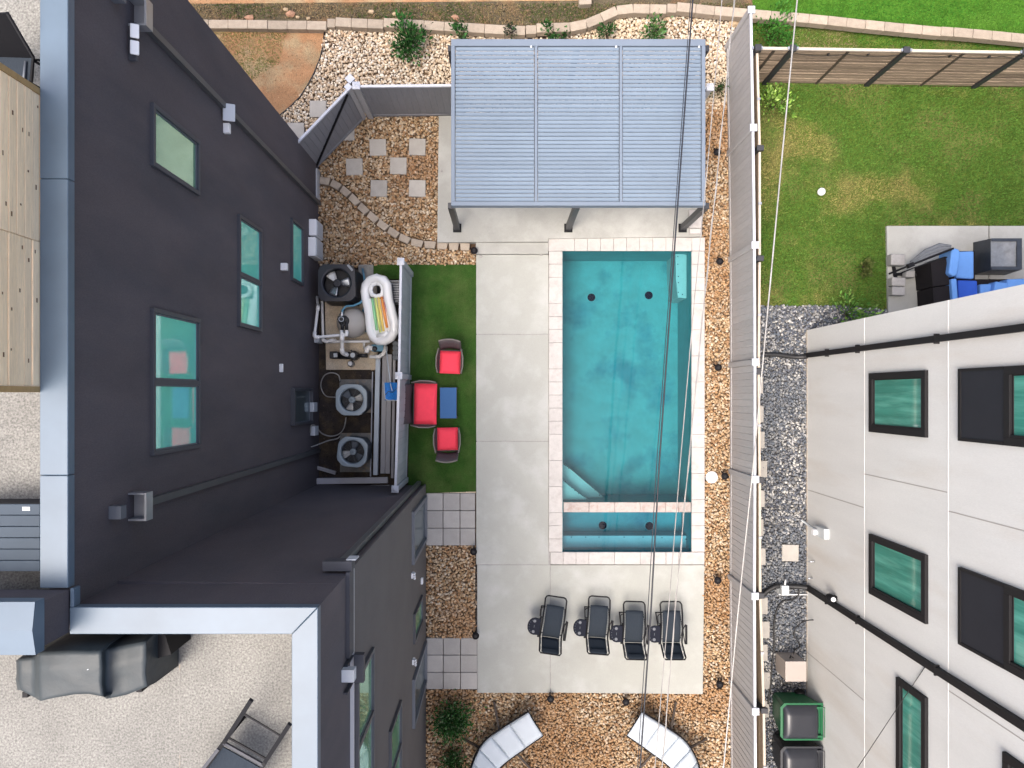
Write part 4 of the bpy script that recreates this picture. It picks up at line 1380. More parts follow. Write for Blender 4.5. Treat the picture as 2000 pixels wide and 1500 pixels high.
# ------------------------------------------------------------------ pool chairs
def zero_gravity_chair():
    t = thing('lounge_chair', 'x', 'chair', (0, 0, 0))
    hw = .255

    def P(y, z, x):
        return (x, y, z)
    fr = [(.57, .33), (.36, .42), (.02, .475), (-.40, .38), (-.62, .80)]
    loop = [(-hw, .36, .42), (-hw, .52, .36), (-hw + .03, .565, .335), (-hw + .07, .58, .33), (hw - .07, .58, .33), (hw - .03, .565, .335), (hw, .52, .36), (hw, .36, .42)]
    MB().tube(loop, .018, 7).build('foot_bar', 'black_metal', t)
    for s in (-1, 1):
        MB().tube([(s * hw, .36, .42), (s * hw, .02, .47), (s * hw, -.38, .385)], .018, 7).build('side_rail', 'black_metal', t)
    bl = [(-hw, -.38, .39), (-hw, -.60, .76), (-hw + .03, -.63, .80), (hw - .03, -.63, .80), (hw, -.60, .76), (hw, -.38, .39)]
    MB().tube(bl, .018, 7).build('back_frame', 'black_metal', t)

    def seatf(u, v):
        pts = [(.385, .40), (.20, .44), (.0, .455), (-.2, .415), (-.385, .365)]
        f = v * 4
        i = min(3, int(f))
        f -= i
        y = pts[i][0] * (1 - f) + pts[i + 1][0] * f
        z = pts[i][1] * (1 - f) + pts[i + 1][1] * f
        return ((u - .5) * .415, y, z - .02 * (1 - (2 * u - 1) ** 2))
    MB().grid(seatf, 4, 8).build('seat_sling', 'sling', t, solid=.008)
    MB().grid(lambda u, v: ((u - .5) * .415, -.395 - .215 * v, .375 + .40 * v - .02 * (1 - (2 * u - 1) ** 2)), 4, 5).build('back_sling', 'sling', t, solid=.008)
    lc = MB()
    for s in (-1, 1):
        for k in range(13):
            f = k / 12
            y, z = .33 - .66 * f, seatf(.5, .07 + .86 * f)[2] + .024
            lc.obox((s * .23, y, z), (.040, .010, .006), R(14 * s * (-1) ** k))
    o = lc.build('lacing', 'lace', t)
    o['kind'] = 'stuff'
    lc = MB()
    for s in (-1, 1):
        for f0, f1 in ((.12, .5), (.62, .88)):
            lc.bar((s * .228, -.395 - .215 * f0, .378 + .40 * f0), (s * .228, -.395 - .215 * f1, .378 + .40 * f1), .012)
    lc.build('back_lacing', 'lace', t)['kind'] = 'stuff'
    MB().grid(lambda u, v: ((u - .5) * .36, -.545 - .055 * math.sin(math.pi * v) * .3 - .075 * v, .665 + .12 * v + .045 * math.sin(math.pi * v)), 6, 6).build('pillow', 'sling', t, solid=.03)
    for s in (-1, 1):
        MB().box((s * .315 - .026, -.36, .545), (s * .315 + .026, .10, .575)).build('armrest', 'black_metal', t, bevel=.01)
        MB().tube([(s * .29, .22, .02), (s * .29, -.1, .33), (s * .29, -.36, .545)], .012, 6).build('leg', 'black_metal', t)
        MB().tube([(s * .30, -.42, .02), (s * .30, -.1, .30), (s * .30, .10, .545)], .012, 6).build('leg', 'black_metal', t)
    for y in (.22, -.42):
        MB().tube([(-.3, y, .015), (.3, y, .015)], .013, 6).build('floor_bar', 'black_metal', t)
    MB().tube([(-.27, .10, .50), (-.335, .12, .50), (-.345, .28, .50), (-.32, .32, .50), (-.26, .325, .48)], .011, 6).build('tray_bar', 'black_metal', t)
    tr = MB()
    out = []
    for k in range(9):
        a = math.pi / 2 + math.pi * k / 8
        out.append((-.44 + math.cos(a) * .165, -.11 + math.sin(a) * .205))
    out += [(-.30, -.30), (-.30, .08)]
    tr.prism(out, .575, .60)
    tt = tr.build('tray', 'tray', t, bevel=.008, seg=1)
    for y in (-.235, .015):
        MB().lathe((-.45, y, .601), [(.036, 0), (.036, .006), (.026, .008)], 12).build('cup_holder', 'cup', tt)
    sl = MB()
    for k in range(6):
        a = math.pi * (.68 + .64 * k / 5)
        sl.obox((-.44 + math.cos(a) * .125, -.11 + math.sin(a) * .155, .603), (.022, .006, .003), a)
    sl.obox((-.475 + .03, -.11, .603), (.008, .06, .003))
    sl.build('tray_slot', 'cup', tt)['kind'] = 'stuff'
    return t


def zc(px, py, deg):
    x, y, _ = G(px, py, .44)
    return (x, y, .05), R(deg)


zg = zero_gravity_chair()
spots = ((1080, 1214, -8.5, 'leftmost black reclining chair on the deck, turned slightly from the others'),
         (1168, 1214, -4, 'black reclining chair second from the left with shiny pillow'),
         (1238, 1224, -1.5, 'black reclining chair third from the left beneath the thick dark cable'),
         (1311, 1224, 0, 'rightmost black reclining chair with pale cable crossing its seat'))
for i, (x, y, d, lab) in enumerate(spots):
    l_, r_ = zc(x, y, d)
    o = zg if i == 0 else dup(zg)
    o.location, o.rotation_euler.z = l_, r_
    o['label'], o['group'] = lab, 'black reclining chairs in a row on the deck'


def patio_seat(name, w, label, cat):
    """wicker seat facing -Y with red cushion, curved arms and back"""
    t = thing(name, label, cat, (0, 0, 0))
    d = .56
    MB().box((-w / 2, -d / 2, .22), (w / 2, d / 2, .33)).build('seat_base', 'wicker', t, bevel=.015)
    for x in (-w / 2 + .03, w / 2 - .03):
        for y in (-d / 2 + .03, d / 2 - .03):
            MB().box((x - .022, y - .022, 0), (x + .022, y + .022, .219)).build('leg', 'wicker', t)

    def cush(u, v):
        x, y = (u - .5) * (w - .06), (v - .5) * (d - .02) - .02
        e = min(u, 1 - u, v, 1 - v)
        return (x, y, .335 + .085 * (1 - math.exp(-e * 22)) + .006 * math.sin(u * 5) * math.sin(v * 4))
    MB().grid(cush, 12, 12).build('cushion', 'red', t)

    def back(u, v):
        b = .05 * (1 - (2 * u - 1) ** 2)
        return ((u - .5) * (w * .92), d / 2 + b + v * .17, .30 + v * .47)
    MB().grid(back, 8, 3).build('backrest', 'wicker', t, solid=.035)
    MB().tube([back(i / 8, 1) for i in range(9)], .018, 6).build('back_rim', 'wicker_rim', t)
    for s in (-1, 1):
        a = [(s * (w / 2 - .015), d / 2 + .02, .60), (s * (w / 2 + .035), .1, .585), (s * (w / 2 + .035), -.12, .575), (s * (w / 2), -d / 2 + .0, .55)]
        MB().tube(a, .017, 6).build('arm_rim', 'wicker_rim', t)
        sm = MB()
        sm.add([(p[0], p[1], p[2] - .015) for p in a] + [(s * (w / 2 - .0), p[1], .28) for p in a], [(i, i + 1, 5 + i, 4 + i) for i in range(3)])
        sm.build('arm_panel', 'wicker', t, solid=.02)
    return t


rcx = patio_seat('patio_chair', .555, 'red cushioned wicker chair facing down towards the blue table', 'armchair')
x, y, _ = G(879, 706, .4)
rcx.location, rcx.rotation_euler.z = (x, y, .03), R(-2)
rcx['group'] = 'red cushioned chairs on the turf'
c2_ = dup(rcx, (G(874, 859, .4)[0], G(874, 859, .4)[1], .03), R(181), 'red cushioned wicker chair facing up, below the blue table')
ls = patio_seat('loveseat', 1.03, 'red cushioned wicker loveseat backed against the grey fence', 'loveseat')
ls.location, ls.rotation_euler.z = (G(829, 789, .4)[0], G(829, 789, .4)[1], .03), R(89)
tb = thing('coffee_table', 'small rectangular blue glass table between red chairs and loveseat', 'table', (G(875.5, 787, .4)[0], G(875.5, 787, .4)[1], .03))
x, y = tb.location.x, tb.location.y
MB().box((x - .195, y - .365, .395), (x + .195, y + .365, .407)).build('glass_top', 'blue_glass', tb, bevel=.004, seg=1)
f = MB()
f.box((x - .20, y - .37, .345), (x + .20, y - .345, .394)).box((x - .20, y + .345, .345), (x + .20, y + .37, .394))
f.box((x - .20, y - .344, .345), (x - .175, y + .344, .394)).box((x + .175, y - .344, .345), (x + .20, y + .344, .394))
f.build('frame', 'wicker', tb)
for sx in (-1, 1):
    for sy in (-1, 1):
        MB().box((x + sx * .18 - .02, y + sy * .35 - .02, .031), (x + sx * .18 + .02, y + sy * .35 + .02, .344)).build('leg', 'wicker', tb)


# ------------------------------------------------------------------ hanging loungers in the lower bed
def hammock(label, mirror):
    def Q(px, py, z):
        return G(px if not mirror else 2285 - px, py, z)
    t = thing('arc_lounger', label, 'lounger', (Q(985, 1470, 0)[0], Q(985, 1470, 0)[1], 0), 'white curved loungers in the lower stone bed')
    top = [(1031, 1390, .62), (1003, 1407, .52), (975, 1425, .46), (950, 1443, .47), (935, 1462, .55), (925, 1481, .70), (919, 1502, .9), (917, 1530, 1.12), (925, 1570, 1.3)]
    bot = [(1061, 1437, .62), (1035, 1455, .52), (1012, 1472, .46), (990, 1488, .47), (974, 1503, .55), (963, 1522, .70), (958, 1548, .9), (962, 1580, 1.12), (980, 1620, 1.3)]
    T_, B_ = [Vector(Q(*p)) for p in top], [Vector(Q(*p)) for p in bot]

    def smooth(P, k=3):
        out = []
        for i in range(len(P) - 1):
            p0, p1, p2, p3 = P[max(0, i - 1)], P[i], P[i + 1], P[min(len(P) - 1, i + 2)]
            for j in range(k):
                s = j / k
                out.append(.5 * ((2 * p1) + (p2 - p0) * s + (2 * p0 - 5 * p1 + 4 * p2 - p3) * s * s + (3 * p1 - p0 - 3 * p2 + p3) * s ** 3))
        return out + [P[-1]]
    T_, B_ = smooth(T_), smooth(B_)
    segs = [0, 4, 8, 12, 16, 20, len(T_) - 1]
    for a, b in zip(segs, segs[1:]):
        def pad(u, v):
            f = a + (b - a) * u
            i = min(len(T_) - 2, int(f))
            r = f - i
            p, q = T_[i].lerp(T_[i + 1], r), B_[i].lerp(B_[i + 1], r)
            e = min(u, 1 - u)
            ev = min(v, 1 - v)
            bow = 0.035 * math.sin(math.pi * v)
            pt = p.lerp(q, .03 + .94 * v)
            return (pt.x, pt.y, pt.z + .012 + .045 * (1 - math.exp(-e * 18)) * (1 - math.exp(-ev * 16)) - .02 * math.sin(math.pi * v))
        MB().grid(pad, 8, 10).build('pad_section', 'cushion_white', t, solid=.02)
    MB().tube(T_, .017, 7).build('side_rail', 'black_metal', t)
    MB().tube(B_, .017, 7).build('side_rail', 'black_metal', t)
    MB().tube([T_[0], B_[0]], .017, 7).build('end_rail', 'black_metal', t)
    for i in (5, 11, 17):
        MB().tube([T_[i] - Vector((0, 0, .03)), B_[i] - Vector((0, 0, .03))], .013, 6).build('cross_rail', 'black_metal', t)
    MB().tube([T_[12] + Vector((0, 0, .06)), T_[14] + Vector((0, 0, .14)), T_[17] + Vector((0, 0, .16)), T_[20] + Vector((0, 0, .04))], .014, 6).build('arm_tube', 'black_metal', t)
    MB().bar(Q(965, 1371, .06), Q(976, 1432, .42), .05, .04).build('foot', 'rust_metal', t)
    MB().bar(Q(905, 1443, .06), Q(948, 1466, .42), .05, .04).build('foot', 'rust_metal', t)
    MB().bar(Q(976, 1432, .40), Q(1012, 1473, .38), .05, .04).build('foot_beam', 'rust_metal', t)
    MB().bar(Q(1035, 1500, .05), Q(1010, 1472, .38), .05, .04).build('foot', 'rust_metal', t)
    return t


hammock('left white curved lounger in the lower stone bed near the round shrub', False)
hammock('right white curved lounger in the lower stone bed under the cables', True)

# ------------------------------------------------------------------ path lights, lids
LL = [((926, 490), 'small black path light at the end of the curving block edging'), ((925, 1077), 'small black path light at the upper corner of the small stone bed'),
      ((929, 1241), 'small black path light at the lower corner of the small stone bed'), ((1075, 1364), 'small black path light below the deck edge left of the reclining chairs'),
      ((1222, 1370), 'small black path light below the deck edge near the right lounger'), ((1400, 298), 'small black path light in the stone strip beside the pergola roof'),
      ((1405, 511), 'small black path light in the stone strip level with the pool top edge'), ((1402, 718), 'small black path light in the stone strip beside the middle of the pool'),
      ((1415, 930), 'small black path light next to the round white lid'), ((1401, 1133), 'small black path light in the stone strip level with the pool bottom edge'),
      ((1405, 1336), 'small black path light beyond the lower right corner of the deck')]
lsrc = None
for (x, y), lab in LL:
    c = G(x, y, .2)
    if lsrc is None:
        lsrc = thing('path_light', lab, 'path light', (0, 0, 0), 'black path lights around the pool')
        MB().tube([(0, 0, 0), (0, 0, .2)], .014, 6).build('stake', 'lamp_black', lsrc)
        hd = MB().lathe((0, 0, .2), [(.04, 0), (.088, .03), (.084, .055), (.05, .06)], 14).build('lamp_shade', 'lamp_black', lsrc)
        MB().lathe((0, 0, .2605), [(.04, 0), (.03, .008)], 12).build('lens', 'lamp_lens', hd)
        MB().bar((-.02, .05, .21), (-.035, .12, .14), .025).build('bracket', 'lamp_black', lsrc)
        o = lsrc
    else:
        o = dup(lsrc, label=lab)
    o.location = (c[0], c[1], 0)
    o.rotation_euler.z = random.uniform(-.5, .9)
c = G(1390, 932, .05)
t = thing('skimmer_lid', 'round white plastic lid in the stone strip beside the pool', 'lid', c)
MB().lathe((c[0], c[1], -.05), [(.145, 0), (.145, .12), (.135, .135), (.05, .138)], 28).build('lid', 'float_white', t)
for dx, dy in ((-.09, .03), (.10, -.02)):
    MB().lathe((c[0] + dx, c[1] + dy, .0885), [(.012, 0), (.01, .003)], 8).build('screw', 'meter_grey', t)
for (x, y, r_, z, lab) in ((862, 334, .03, .161, 'small round drain cap on the slab left of the pergola'), (939, 501, .04, .051, 'small round drain cap on the deck below the step end'), (1057, 496, .05, .051, 'small round drain cap on the deck beside the pool coping corner')):
    c = G(x, y, z)
    tag(MB().lathe((c[0], c[1], z + .0), [(r_, .001), (r_ * .9, .008), (r_ * .4, .009)], 14).build('floor_drain', 'stone_grey', origin=c), lab, 'floor drain')
c = G(1605, 374, .1)
t = thing('yard_ball', 'white ball lying on the neighbour lawn', 'ball', (c[0], c[1], 0))
MB().lathe((c[0], c[1], 0), [(.01, 0), (.06, .01), (.09, .05), (.095, .095), (.07, .15), (.03, .175)], 16).build('ball', 'float_white', t)
MB().tube([(c[0], c[1], .17), (c[0] + .01, c[1] - .01, .19)], .015, 6).build('valve', 'light_grey', t)

# ------------------------------------------------------------------ pool equipment behind the grey fence
MB_pad = MB().prism(gpoly([(634, 556), (735, 556), (735, 605), (738, 722), (637, 722)], .07), -.1, .07)
structure('equipment_pad', MB_pad, 'old_concrete')
structure('equipment_pad', MB().prism(gpoly([(700, 517), (729, 517), (729, 554), (700, 554)], .05), -.1, .05), 'pad_grey')
for pts in ([(663, 741), (728, 741), (728, 806), (663, 806)], [(664, 846), (724, 846), (724, 922), (664, 922)]):
    structure('condenser_pad', MB().prism(gpoly(pts, .07), -.1, .07), 'pad_grey')


def fan_unit(name, label, cat, cpx, cpy, zt, w, chamfer, rfan, body_m, top_m, z0, blades_, pale, grille_n, ang=.3, rot=0.0, group=None, taper=0.0, dark='ac_dark'):
    x, y, _ = G(cpx, cpy, zt)
    t = thing(name, label, cat, (x, y, z0), group)
    h = w / 2

    def ring(hw, ch):
        return [(-hw + ch, -hw), (hw - ch, -hw), (hw, -hw + ch), (hw, hw - ch), (hw - ch, hw), (-hw + ch, hw), (-hw, hw - ch), (-hw, -hw + ch)]
    cr, sr = math.cos(rot), math.sin(rot)

    def tr(p):
        return (x + p[0] * cr - p[1] * sr, y + p[0] * sr + p[1] * cr)
    b = MB()
    a, c = ring(h - .03 + taper, chamfer), ring(h - .03, chamfer)
    vs = [(*tr(p), z0) for p in a] + [(*tr(p), zt - .07) for p in c]
    b.add(vs, [(i, (i + 1) % 8, 8 + (i + 1) % 8, 8 + i) for i in range(8)])
    b.build('body', body_m, t)
    lv = MB()          # louvred sides
    k = 0
    zz = z0 + .06
    while zz < zt - .12:
        q = ring(h - .018 + taper * (1 - (zz - z0) / (zt - z0)), chamfer)
        n0 = len(lv.v)
        lv.add([(*tr(p), zz) for p in q] + [(*tr(p), zz + .022) for p in q], [(i, (i + 1) % 8, 8 + (i + 1) % 8, 8 + i) for i in range(8)])
        zz += .05
    lv.build('side_louvers', body_m, t)['kind'] = 'stuff'
    n = 32                # top with round opening
    o_ = ring(h, chamfer)
    per = []
    L_ = [(Vector(o_[i]), Vector(o_[(i + 1) % 8])) for i in range(8)]
    vs, fs = [], []
    for k in range(n):
        a_ = 2 * math.pi * k / n
        d = Vector((math.cos(a_), math.sin(a_)))
        best = None
        for p, q in L_:
            e = q - p
            den = d.x * e.y - d.y * e.x
            if abs(den) < 1e-9:
                continue
            s = (p.x * e.y - p.y * e.x) / den
            f_ = (p.x * d.y - p.y * d.x) / den
            if s > 0 and -1e-6 <= f_ <= 1 + 1e-6 and (best is None or s < best):
                best = s
        po_ = d * best
        vs += [(*tr(po_), zt - .07), (*tr(po_ * .985), zt), (*tr(d * (rfan + .03)), zt + .004), (*tr(d * rfan), zt - .01), (*tr(d * (rfan - .01)), zt - .12)]
    for k in range(n):
        j = (k + 1) % n
        for m_ in range(4):
            fs.append((k * 5 + m_, j * 5 + m_, j * 5 + m_ + 1, k * 5 + m_ + 1))
    MB().add(vs, fs).build('top', top_m, t)
    MB().lathe((x, y, zt - .3), [(rfan + .01, 0), (rfan + .01, .005)], 24).build('well', 'hp_dark', t)
    fan = MB().lathe((x, y, zt - .13), [(rfan * .28, 0), (rfan * .28, .06), (rfan * .22, .07)], 18).build('fan_hub', top_m if dark == 'ac_dark' else 'hp_black', t)
    for k in range(blades_):
        a_ = ang + 2 * math.pi * k / blades_
        bl = MB()

        def bf(u, v):
            r_ = rfan * (.25 + .68 * u)
            aa = a_ + (v - .5) * (1.0 - .25 * u)
            return (x + r_ * math.cos(aa), y + r_ * math.sin(aa), zt - .11 + (v - .5) * .05)
        bl.grid(bf, 4, 4)
        bl.build('blade', 'fan_blade_pale' if k in pale else ('fan_blade' if dark != 'ac_dark' else 'ac_dark'), fan, solid=.004)
    gr = MB()
    for k in range(grille_n):
        r_ = rfan * (.3 + .7 * k / grille_n)
        gr.tube([(x + r_ * math.cos(i * .3142), y + r_ * math.sin(i * .3142), zt + .008) for i in range(20)], .0025, 3, closed=True)
    for k in range(4):
        a_ = k * math.pi / 4 + .3
        gr.bar((x - rfan * math.cos(a_), y - rfan * math.sin(a_), zt + .012), (x + rfan * math.cos(a_), y + rfan * math.sin(a_), zt + .012), .004)
    o = gr.build('grille', 'hp_black' if dark != 'ac_dark' else 'ac_dark', t)
    o['kind'] = 'stuff'
    return t


hp = fan_unit('heat_pump', 'large black pool heat pump with big fan beside the house wall', 'heat pump', 657, 552, 1.02, .86, .10, .325, 'hp_black', 'hp_black', .07, 3, (0,), 0, 2.2, 0, dark='x', taper=.02)
x, y, _ = G(684, 523, 1.03)
MB().obox((x, y, 1.035), (.05, .17, .03), R(40)).build('control_panel', 'fan_blade', hp)
fan_unit('condenser', 'upper of two grey air conditioner condensers beside the dark house', 'air conditioner', 686, 781, .80, .73, .16, .275, 'ac_dark', 'ac_grey', .071, 3, (0, 2), 6, .25, 0, 'grey condensers behind the fence')
fan_unit('condenser', 'lower of two grey air conditioner condensers near the lying boards', 'air conditioner', 688, 883, .80, .70, .15, .275, 'ac_dark', 'ac_grey', .071, 3, (2,), 6, -.75, R(-6), 'grey condensers behind the fence')

sfx = G(683, 628, .75)
tk = thing('sand_filter', 'round grey sand filter tank with black multiport valve', 'pool filter', (sfx[0], sfx[1], .07))
MB().lathe((sfx[0], sfx[1], .07), [(.22, 0), (.25, .03), (.25, .1), (.34, .22), (.365, .38), (.345, .52), (.27, .65), (.15, .73), (.06, .75)], 28).build('tank', 'tank', tk)
vx = G(668, 624, .85)
va = MB().lathe((vx[0] + .04, vx[1] - .03, .79), [(.125, 0), (.125, .05), (.10, .07)], 20).build('valve_flange', 'pump_black', tk)
kn = MB().lathe((vx[0], vx[1], .86), [(.085, 0), (.085, .06), (.05, .065)], 16)
for k in range(8):
    a_ = k * math.pi / 4
    kn.obox((vx[0] + .085 * math.cos(a_), vx[1] + .085 * math.sin(a_), .89), (.03, .025, .05), a_)
kn.build('valve_knob', 'pump_black', va)
MB().tube([(vx[0] + .055 * math.cos(i * .42), vx[1] + .055 * math.sin(i * .42), .93) for i in range(15)], .008, 5, closed=True).build('valve_ring', 'light_grey', va)
for dx in (-.0, .10):
    MB().tube([(vx[0] + dx, vx[1] - .05, .84), (vx[0] + dx, vx[1] - .24, .82)], .04, 8).build('valve_port', 'pump_black', va)
b_ = G(699, 646, .6)
MB().obox((b_[0], b_[1], .60), (.13, .02, .04), R(40)).build('nameplate', 'float_white', tk)


def pipe(name, label, pts, r, m, cat='pipe', group=None, joints=True):
    P = [Vector(G(*p)) for p in pts]
    t = thing(name, label, cat, (P[0].x, P[0].y, 0), group)
    MB().tube(P, r, 8).build('run', m, t)
    if joints:
        for i, p in enumerate(P[1:-1], 1):
            if (P[i] - P[i - 1]).normalized().dot((P[i + 1] - P[i]).normalized()) < .95:
                a = p + (P[i - 1] - p).normalized() * r * 2.2
                b = p + (P[i + 1] - p).normalized() * r * 2.2
                MB().tube([a, p, b], r * 1.35, 8).build('elbow', m, t)
    return t


GP = 'white pool plumbing pipes'
pipe('pool_pipe', 'white pipe rising from the filter pad along the house wall, outer of the pair', [(619, 580, .3), (621, 600, .5), (614, 655, .75), (617, 659, .75), (672, 654, .8), (677, 654, .8), (677, 642, .82)], .036, 'pvc', 'pipe', GP)
pipe('pool_pipe', 'white pipe running down beside the pad, inner of the pair', [(629, 588, .25), (630, 630, .25), (631, 664, .25), (637, 667, .25), (690, 667, .3), (722, 667, .3)], .034, 'pvc', 'pipe', GP)
pipe('pool_pipe', 'white pipe from the filter valve down to the black pump', [(667, 645, .82), (668, 660, .82), (668, 687, .6), (671, 690, .5), (680, 694, .45)], .042, 'pvc', 'pipe', GP)
pipe('pool_pipe', 'white pipe curving from the pump up below the float', [(722, 697, .35), (740, 697, .35), (748, 692, .35), (753, 684, .35), (753, 675, .35)], .04, 'pvc', 'pipe', GP)
pipe('pool_pipe', 'short bent white pipe between pump and chlorinator', [(716, 689, .35), (717, 681, .35), (720, 679, .35), (728, 680, .35)], .045, 'pvc', 'pipe', GP)
pipe('pool_pipe', 'short white drain pipe dropping from the long pipe', [(711, 667, .29), (711, 674, .25), (711, 680, .1)], .03, 'pvc', 'pipe', GP, False)
bx_ = G(616, 664, .35)
tag(MB().obox((bx_[0], bx_[1], .2), (.17, .13, .4)).build('junction_box', 'light_grey', bevel=.01, origin=(bx_[0], bx_[1], 0)), 'small pale junction box at the wall by the white pipes', 'junction box')
va_ = thing('pipe_valve', 'white ball valve on the long pool pipe', 'valve', G(650, 666, .3))
c = G(649, 666, .3)
MB().tube([(c[0] - .07, c[1], .3), (c[0] + .09, c[1], .3)], .055, 10).build('valve_body', 'pvc', va_)
MB().obox((c[0] - .01, c[1] + .01, .37), (.12, .06, .03), .3).build('valve_handle', 'pvc', va_)
c = G(653, 694, .3)
pu = thing('pool_pump', 'black pool pump with round strainer lid on the concrete pad', 'pump', (c[0], c[1], .07))
MB().box((c[0] - .10, c[1] - .08, .071), (c[0] + .10, c[1] + .09, .38)).build('motor_drive', 'pump_black', pu, bevel=.02)
MB().obox((c[0] + .05, c[1] + .0, .385), (.09, .09, .03), .1).build('drive_display', 'meter_grey', pu)
c2 = G(690, 694, .35)
MB().tube([(c[0] + .10, c[1], .22), (c2[0], c2[1], .22)], .09, 12).build('motor', 'pump_black', pu)
st = MB().lathe((c2[0], c2[1], .071), [(.11, 0), (.115, .25), (.10, .33), (.085, .34)], 18).build('strainer', 'pump_black', pu)
MB().lathe((c2[0], c2[1], .412), [(.06, 0), (.055, .012)], 16).build('strainer_lid', 'meter_grey', st)
for k in range(4):
    a_ = k * math.pi / 2 + .3
    MB().obox((c2[0] + .11 * math.cos(a_), c2[1] + .11 * math.sin(a_), .39), (.05, .035, .05), a_).build('clamp_knob', 'pump_black', st)
c3 = G(716, 695, .3)
MB().tube([(c2[0] + .09, c2[1], .3), (c3[0] + .02, c3[1], .34)], .05, 10).build('union', 'pump_black', pu)
c4 = G(684, 710, .25)
MB().lathe((c4[0], c4[1], .071), [(.075, 0), (.08, .12), (.05, .2)], 14).build('air_relief', 'galv', pu)
c5 = G(737, 680, .3)
ch = thing('chlorinator', 'blue grey chlorinator below the white float', 'chlorinator', (c5[0], c5[1], .0))
MB().box((c5[0] - .14, c5[1] - .08, .0), (c5[0] + .16, c5[1] + .09, .36)).build('body', 'hose_blue', ch, bevel=.02)
MB().lathe((c5[0] - .05, c5[1] - .02, .361), [(.06, 0), (.06, .04), (.03, .05)], 14).build('cap', 'pump_black', ch)
hp_ = []
for i in range(66):
    a_ = i * .4
    c = G(722, 622, .2)
    hp_.append((c[0] + (.14 + .006 * (i % 16)) * math.cos(a_), c[1] + (.30 + .004 * (i % 16)) * math.sin(a_), .13 + i * .0035))
hose = thing('pool_hose', 'coiled blue hose between the filter tank and the white float', 'hose', G(722, 622, 0))
MB().tube(hp_, .022, 6).build('coil', 'hose_blue', hose)
MB().tube([Vector(G(*p)) for p in ((668, 612, .88), (669, 605, .9), (676, 598, .88), (690, 597, .8), (703, 592, .7), (712, 580, .6), (713, 550, .4), (708, 525, .2))], .026, 7).build('free_end', 'hose_blue', hose)
MB().tube([Vector(G(668, 617, .9)), Vector(G(668, 609, .9))], [.03, .014], 8).build('nozzle', 'float_white', hose)

# inflatable
fl = thing('pool_float', 'white inflatable pool float with rainbow stripes leaning on the equipment fence', 'float', G(742, 605, .6))


def fz(px, py):
    return .75 + (px - 735) * .006 + (605 - py) * .0012


out = [(736, 541), (722, 545), (713, 555), (711, 568), (713, 583), (717, 599), (720, 615), (721, 632), (723, 648), (729, 661), (739, 668), (752, 668), (765, 661), (772, 648), (772, 632), (768, 616), (764, 600), (760, 585), (758, 568), (757, 555), (750, 545)]
MB().tube([Vector(G(x * .94 + 742 * .06, y * .96 + 605 * .04, fz(x, y))) for x, y in out], .11, 10, closed=True).build('outer_tube', 'float_white', fl)
mv = [Vector(G(x * .85 + 742 * .15, y * .9 + 605 * .1, fz(x, y) - .02)) for x, y in out]
hole = [(736, 553), (727, 556), (723.5, 566), (727, 576), (736, 579), (746, 576), (748.5, 566), (745, 556)]
fb_ = MB()
ins = [Vector(G(x, y, fz(x, y) - .02)) for x, y in ((722, 584), (726, 610), (730, 640), (736, 656), (750, 658), (762, 650), (763, 630), (757, 605), (752, 584))]
fb_.add(ins, [tuple(range(len(ins)))])
fb_.build('mattress', 'float_white', fl, solid=.06)
MB().tube([Vector(G(x, y, fz(x, y) + .01)) for x, y in hole], .055, 8, closed=True).build('headrest_ring', 'float_white', fl)
for nm, (a, b) in (('green', ((727, 583), (736, 645))), ('lime', ((733, 582), (743, 649))), ('yellow', ((739, 581), (749, 647))), ('orange', ((745, 580), (756, 640))), ('pink', ((750.5, 578), (757, 608)))):
    MB().tube([Vector(G(a[0], a[1], fz(*a) + .05)), Vector(G((a[0] + b[0]) / 2, (a[1] + b[1]) / 2, fz((a[0] + b[0]) / 2, (a[1] + b[1]) / 2) + .055)), Vector(G(b[0], b[1], fz(*b) + .05))], [.03, .036, .03], 8).build('stripe_tube', 'float_' + nm, fl)
MB().tube([Vector(G(737, 656, fz(737, 656) + .06)), Vector(G(750, 655, fz(750, 655) + .07)), Vector(G(758, 648, fz(758, 648) + .06))], [.05, .06, .05], 9).build('foot_pillow', 'float_white', fl)
c = G(770, 690, .35)
rl = thing('folded_cover', 'ribbed dark grey folded cover standing behind the float', 'cover', (c[0], c[1], 0))
for k in range(4):
    cc = G(772, 671 + k * 9, .6)
    MB().tube([(cc[0], cc[1], .0), (cc[0], cc[1], .62)], .065, 10).build('roll', 'ac_dark', rl)
c = G(766, 568, .4)
rk = thing('wire_rack', 'grey wire rack between the float and the fence', 'rack', (c[0], c[1], 0))
x0, y0, _ = G(758, 590, .8)
x1, y1, _ = G(781, 548, .8)
for xx in (x0, x1):
    for yy in (y0, y1):
        MB().tube([(xx, yy, .0), (xx, yy, .82)], .012, 6).build('upright', 'light_grey', rk)
for zz in (.78, .4):
    MB().tube([(x0, y0, zz), (x1, y0, zz), (x1, y1, zz), (x0, y1, zz)], .010, 5, closed=True).build('shelf_rim', 'light_grey', rk)
    sl = MB()
    for k in range(9):
        yy = y0 + (y1 - y0) * (k + .5) / 9
        sl.bar((x0, yy, zz), (x1, yy, zz), .005)
    sl.build('shelf_wire', 'galv', rk)['kind'] = 'stuff'
MB().box((x0 + .03, y0 + .05, .41), (x1 - .03, y1 - .05, .62)).build('bin', 'frame_dark', rk)

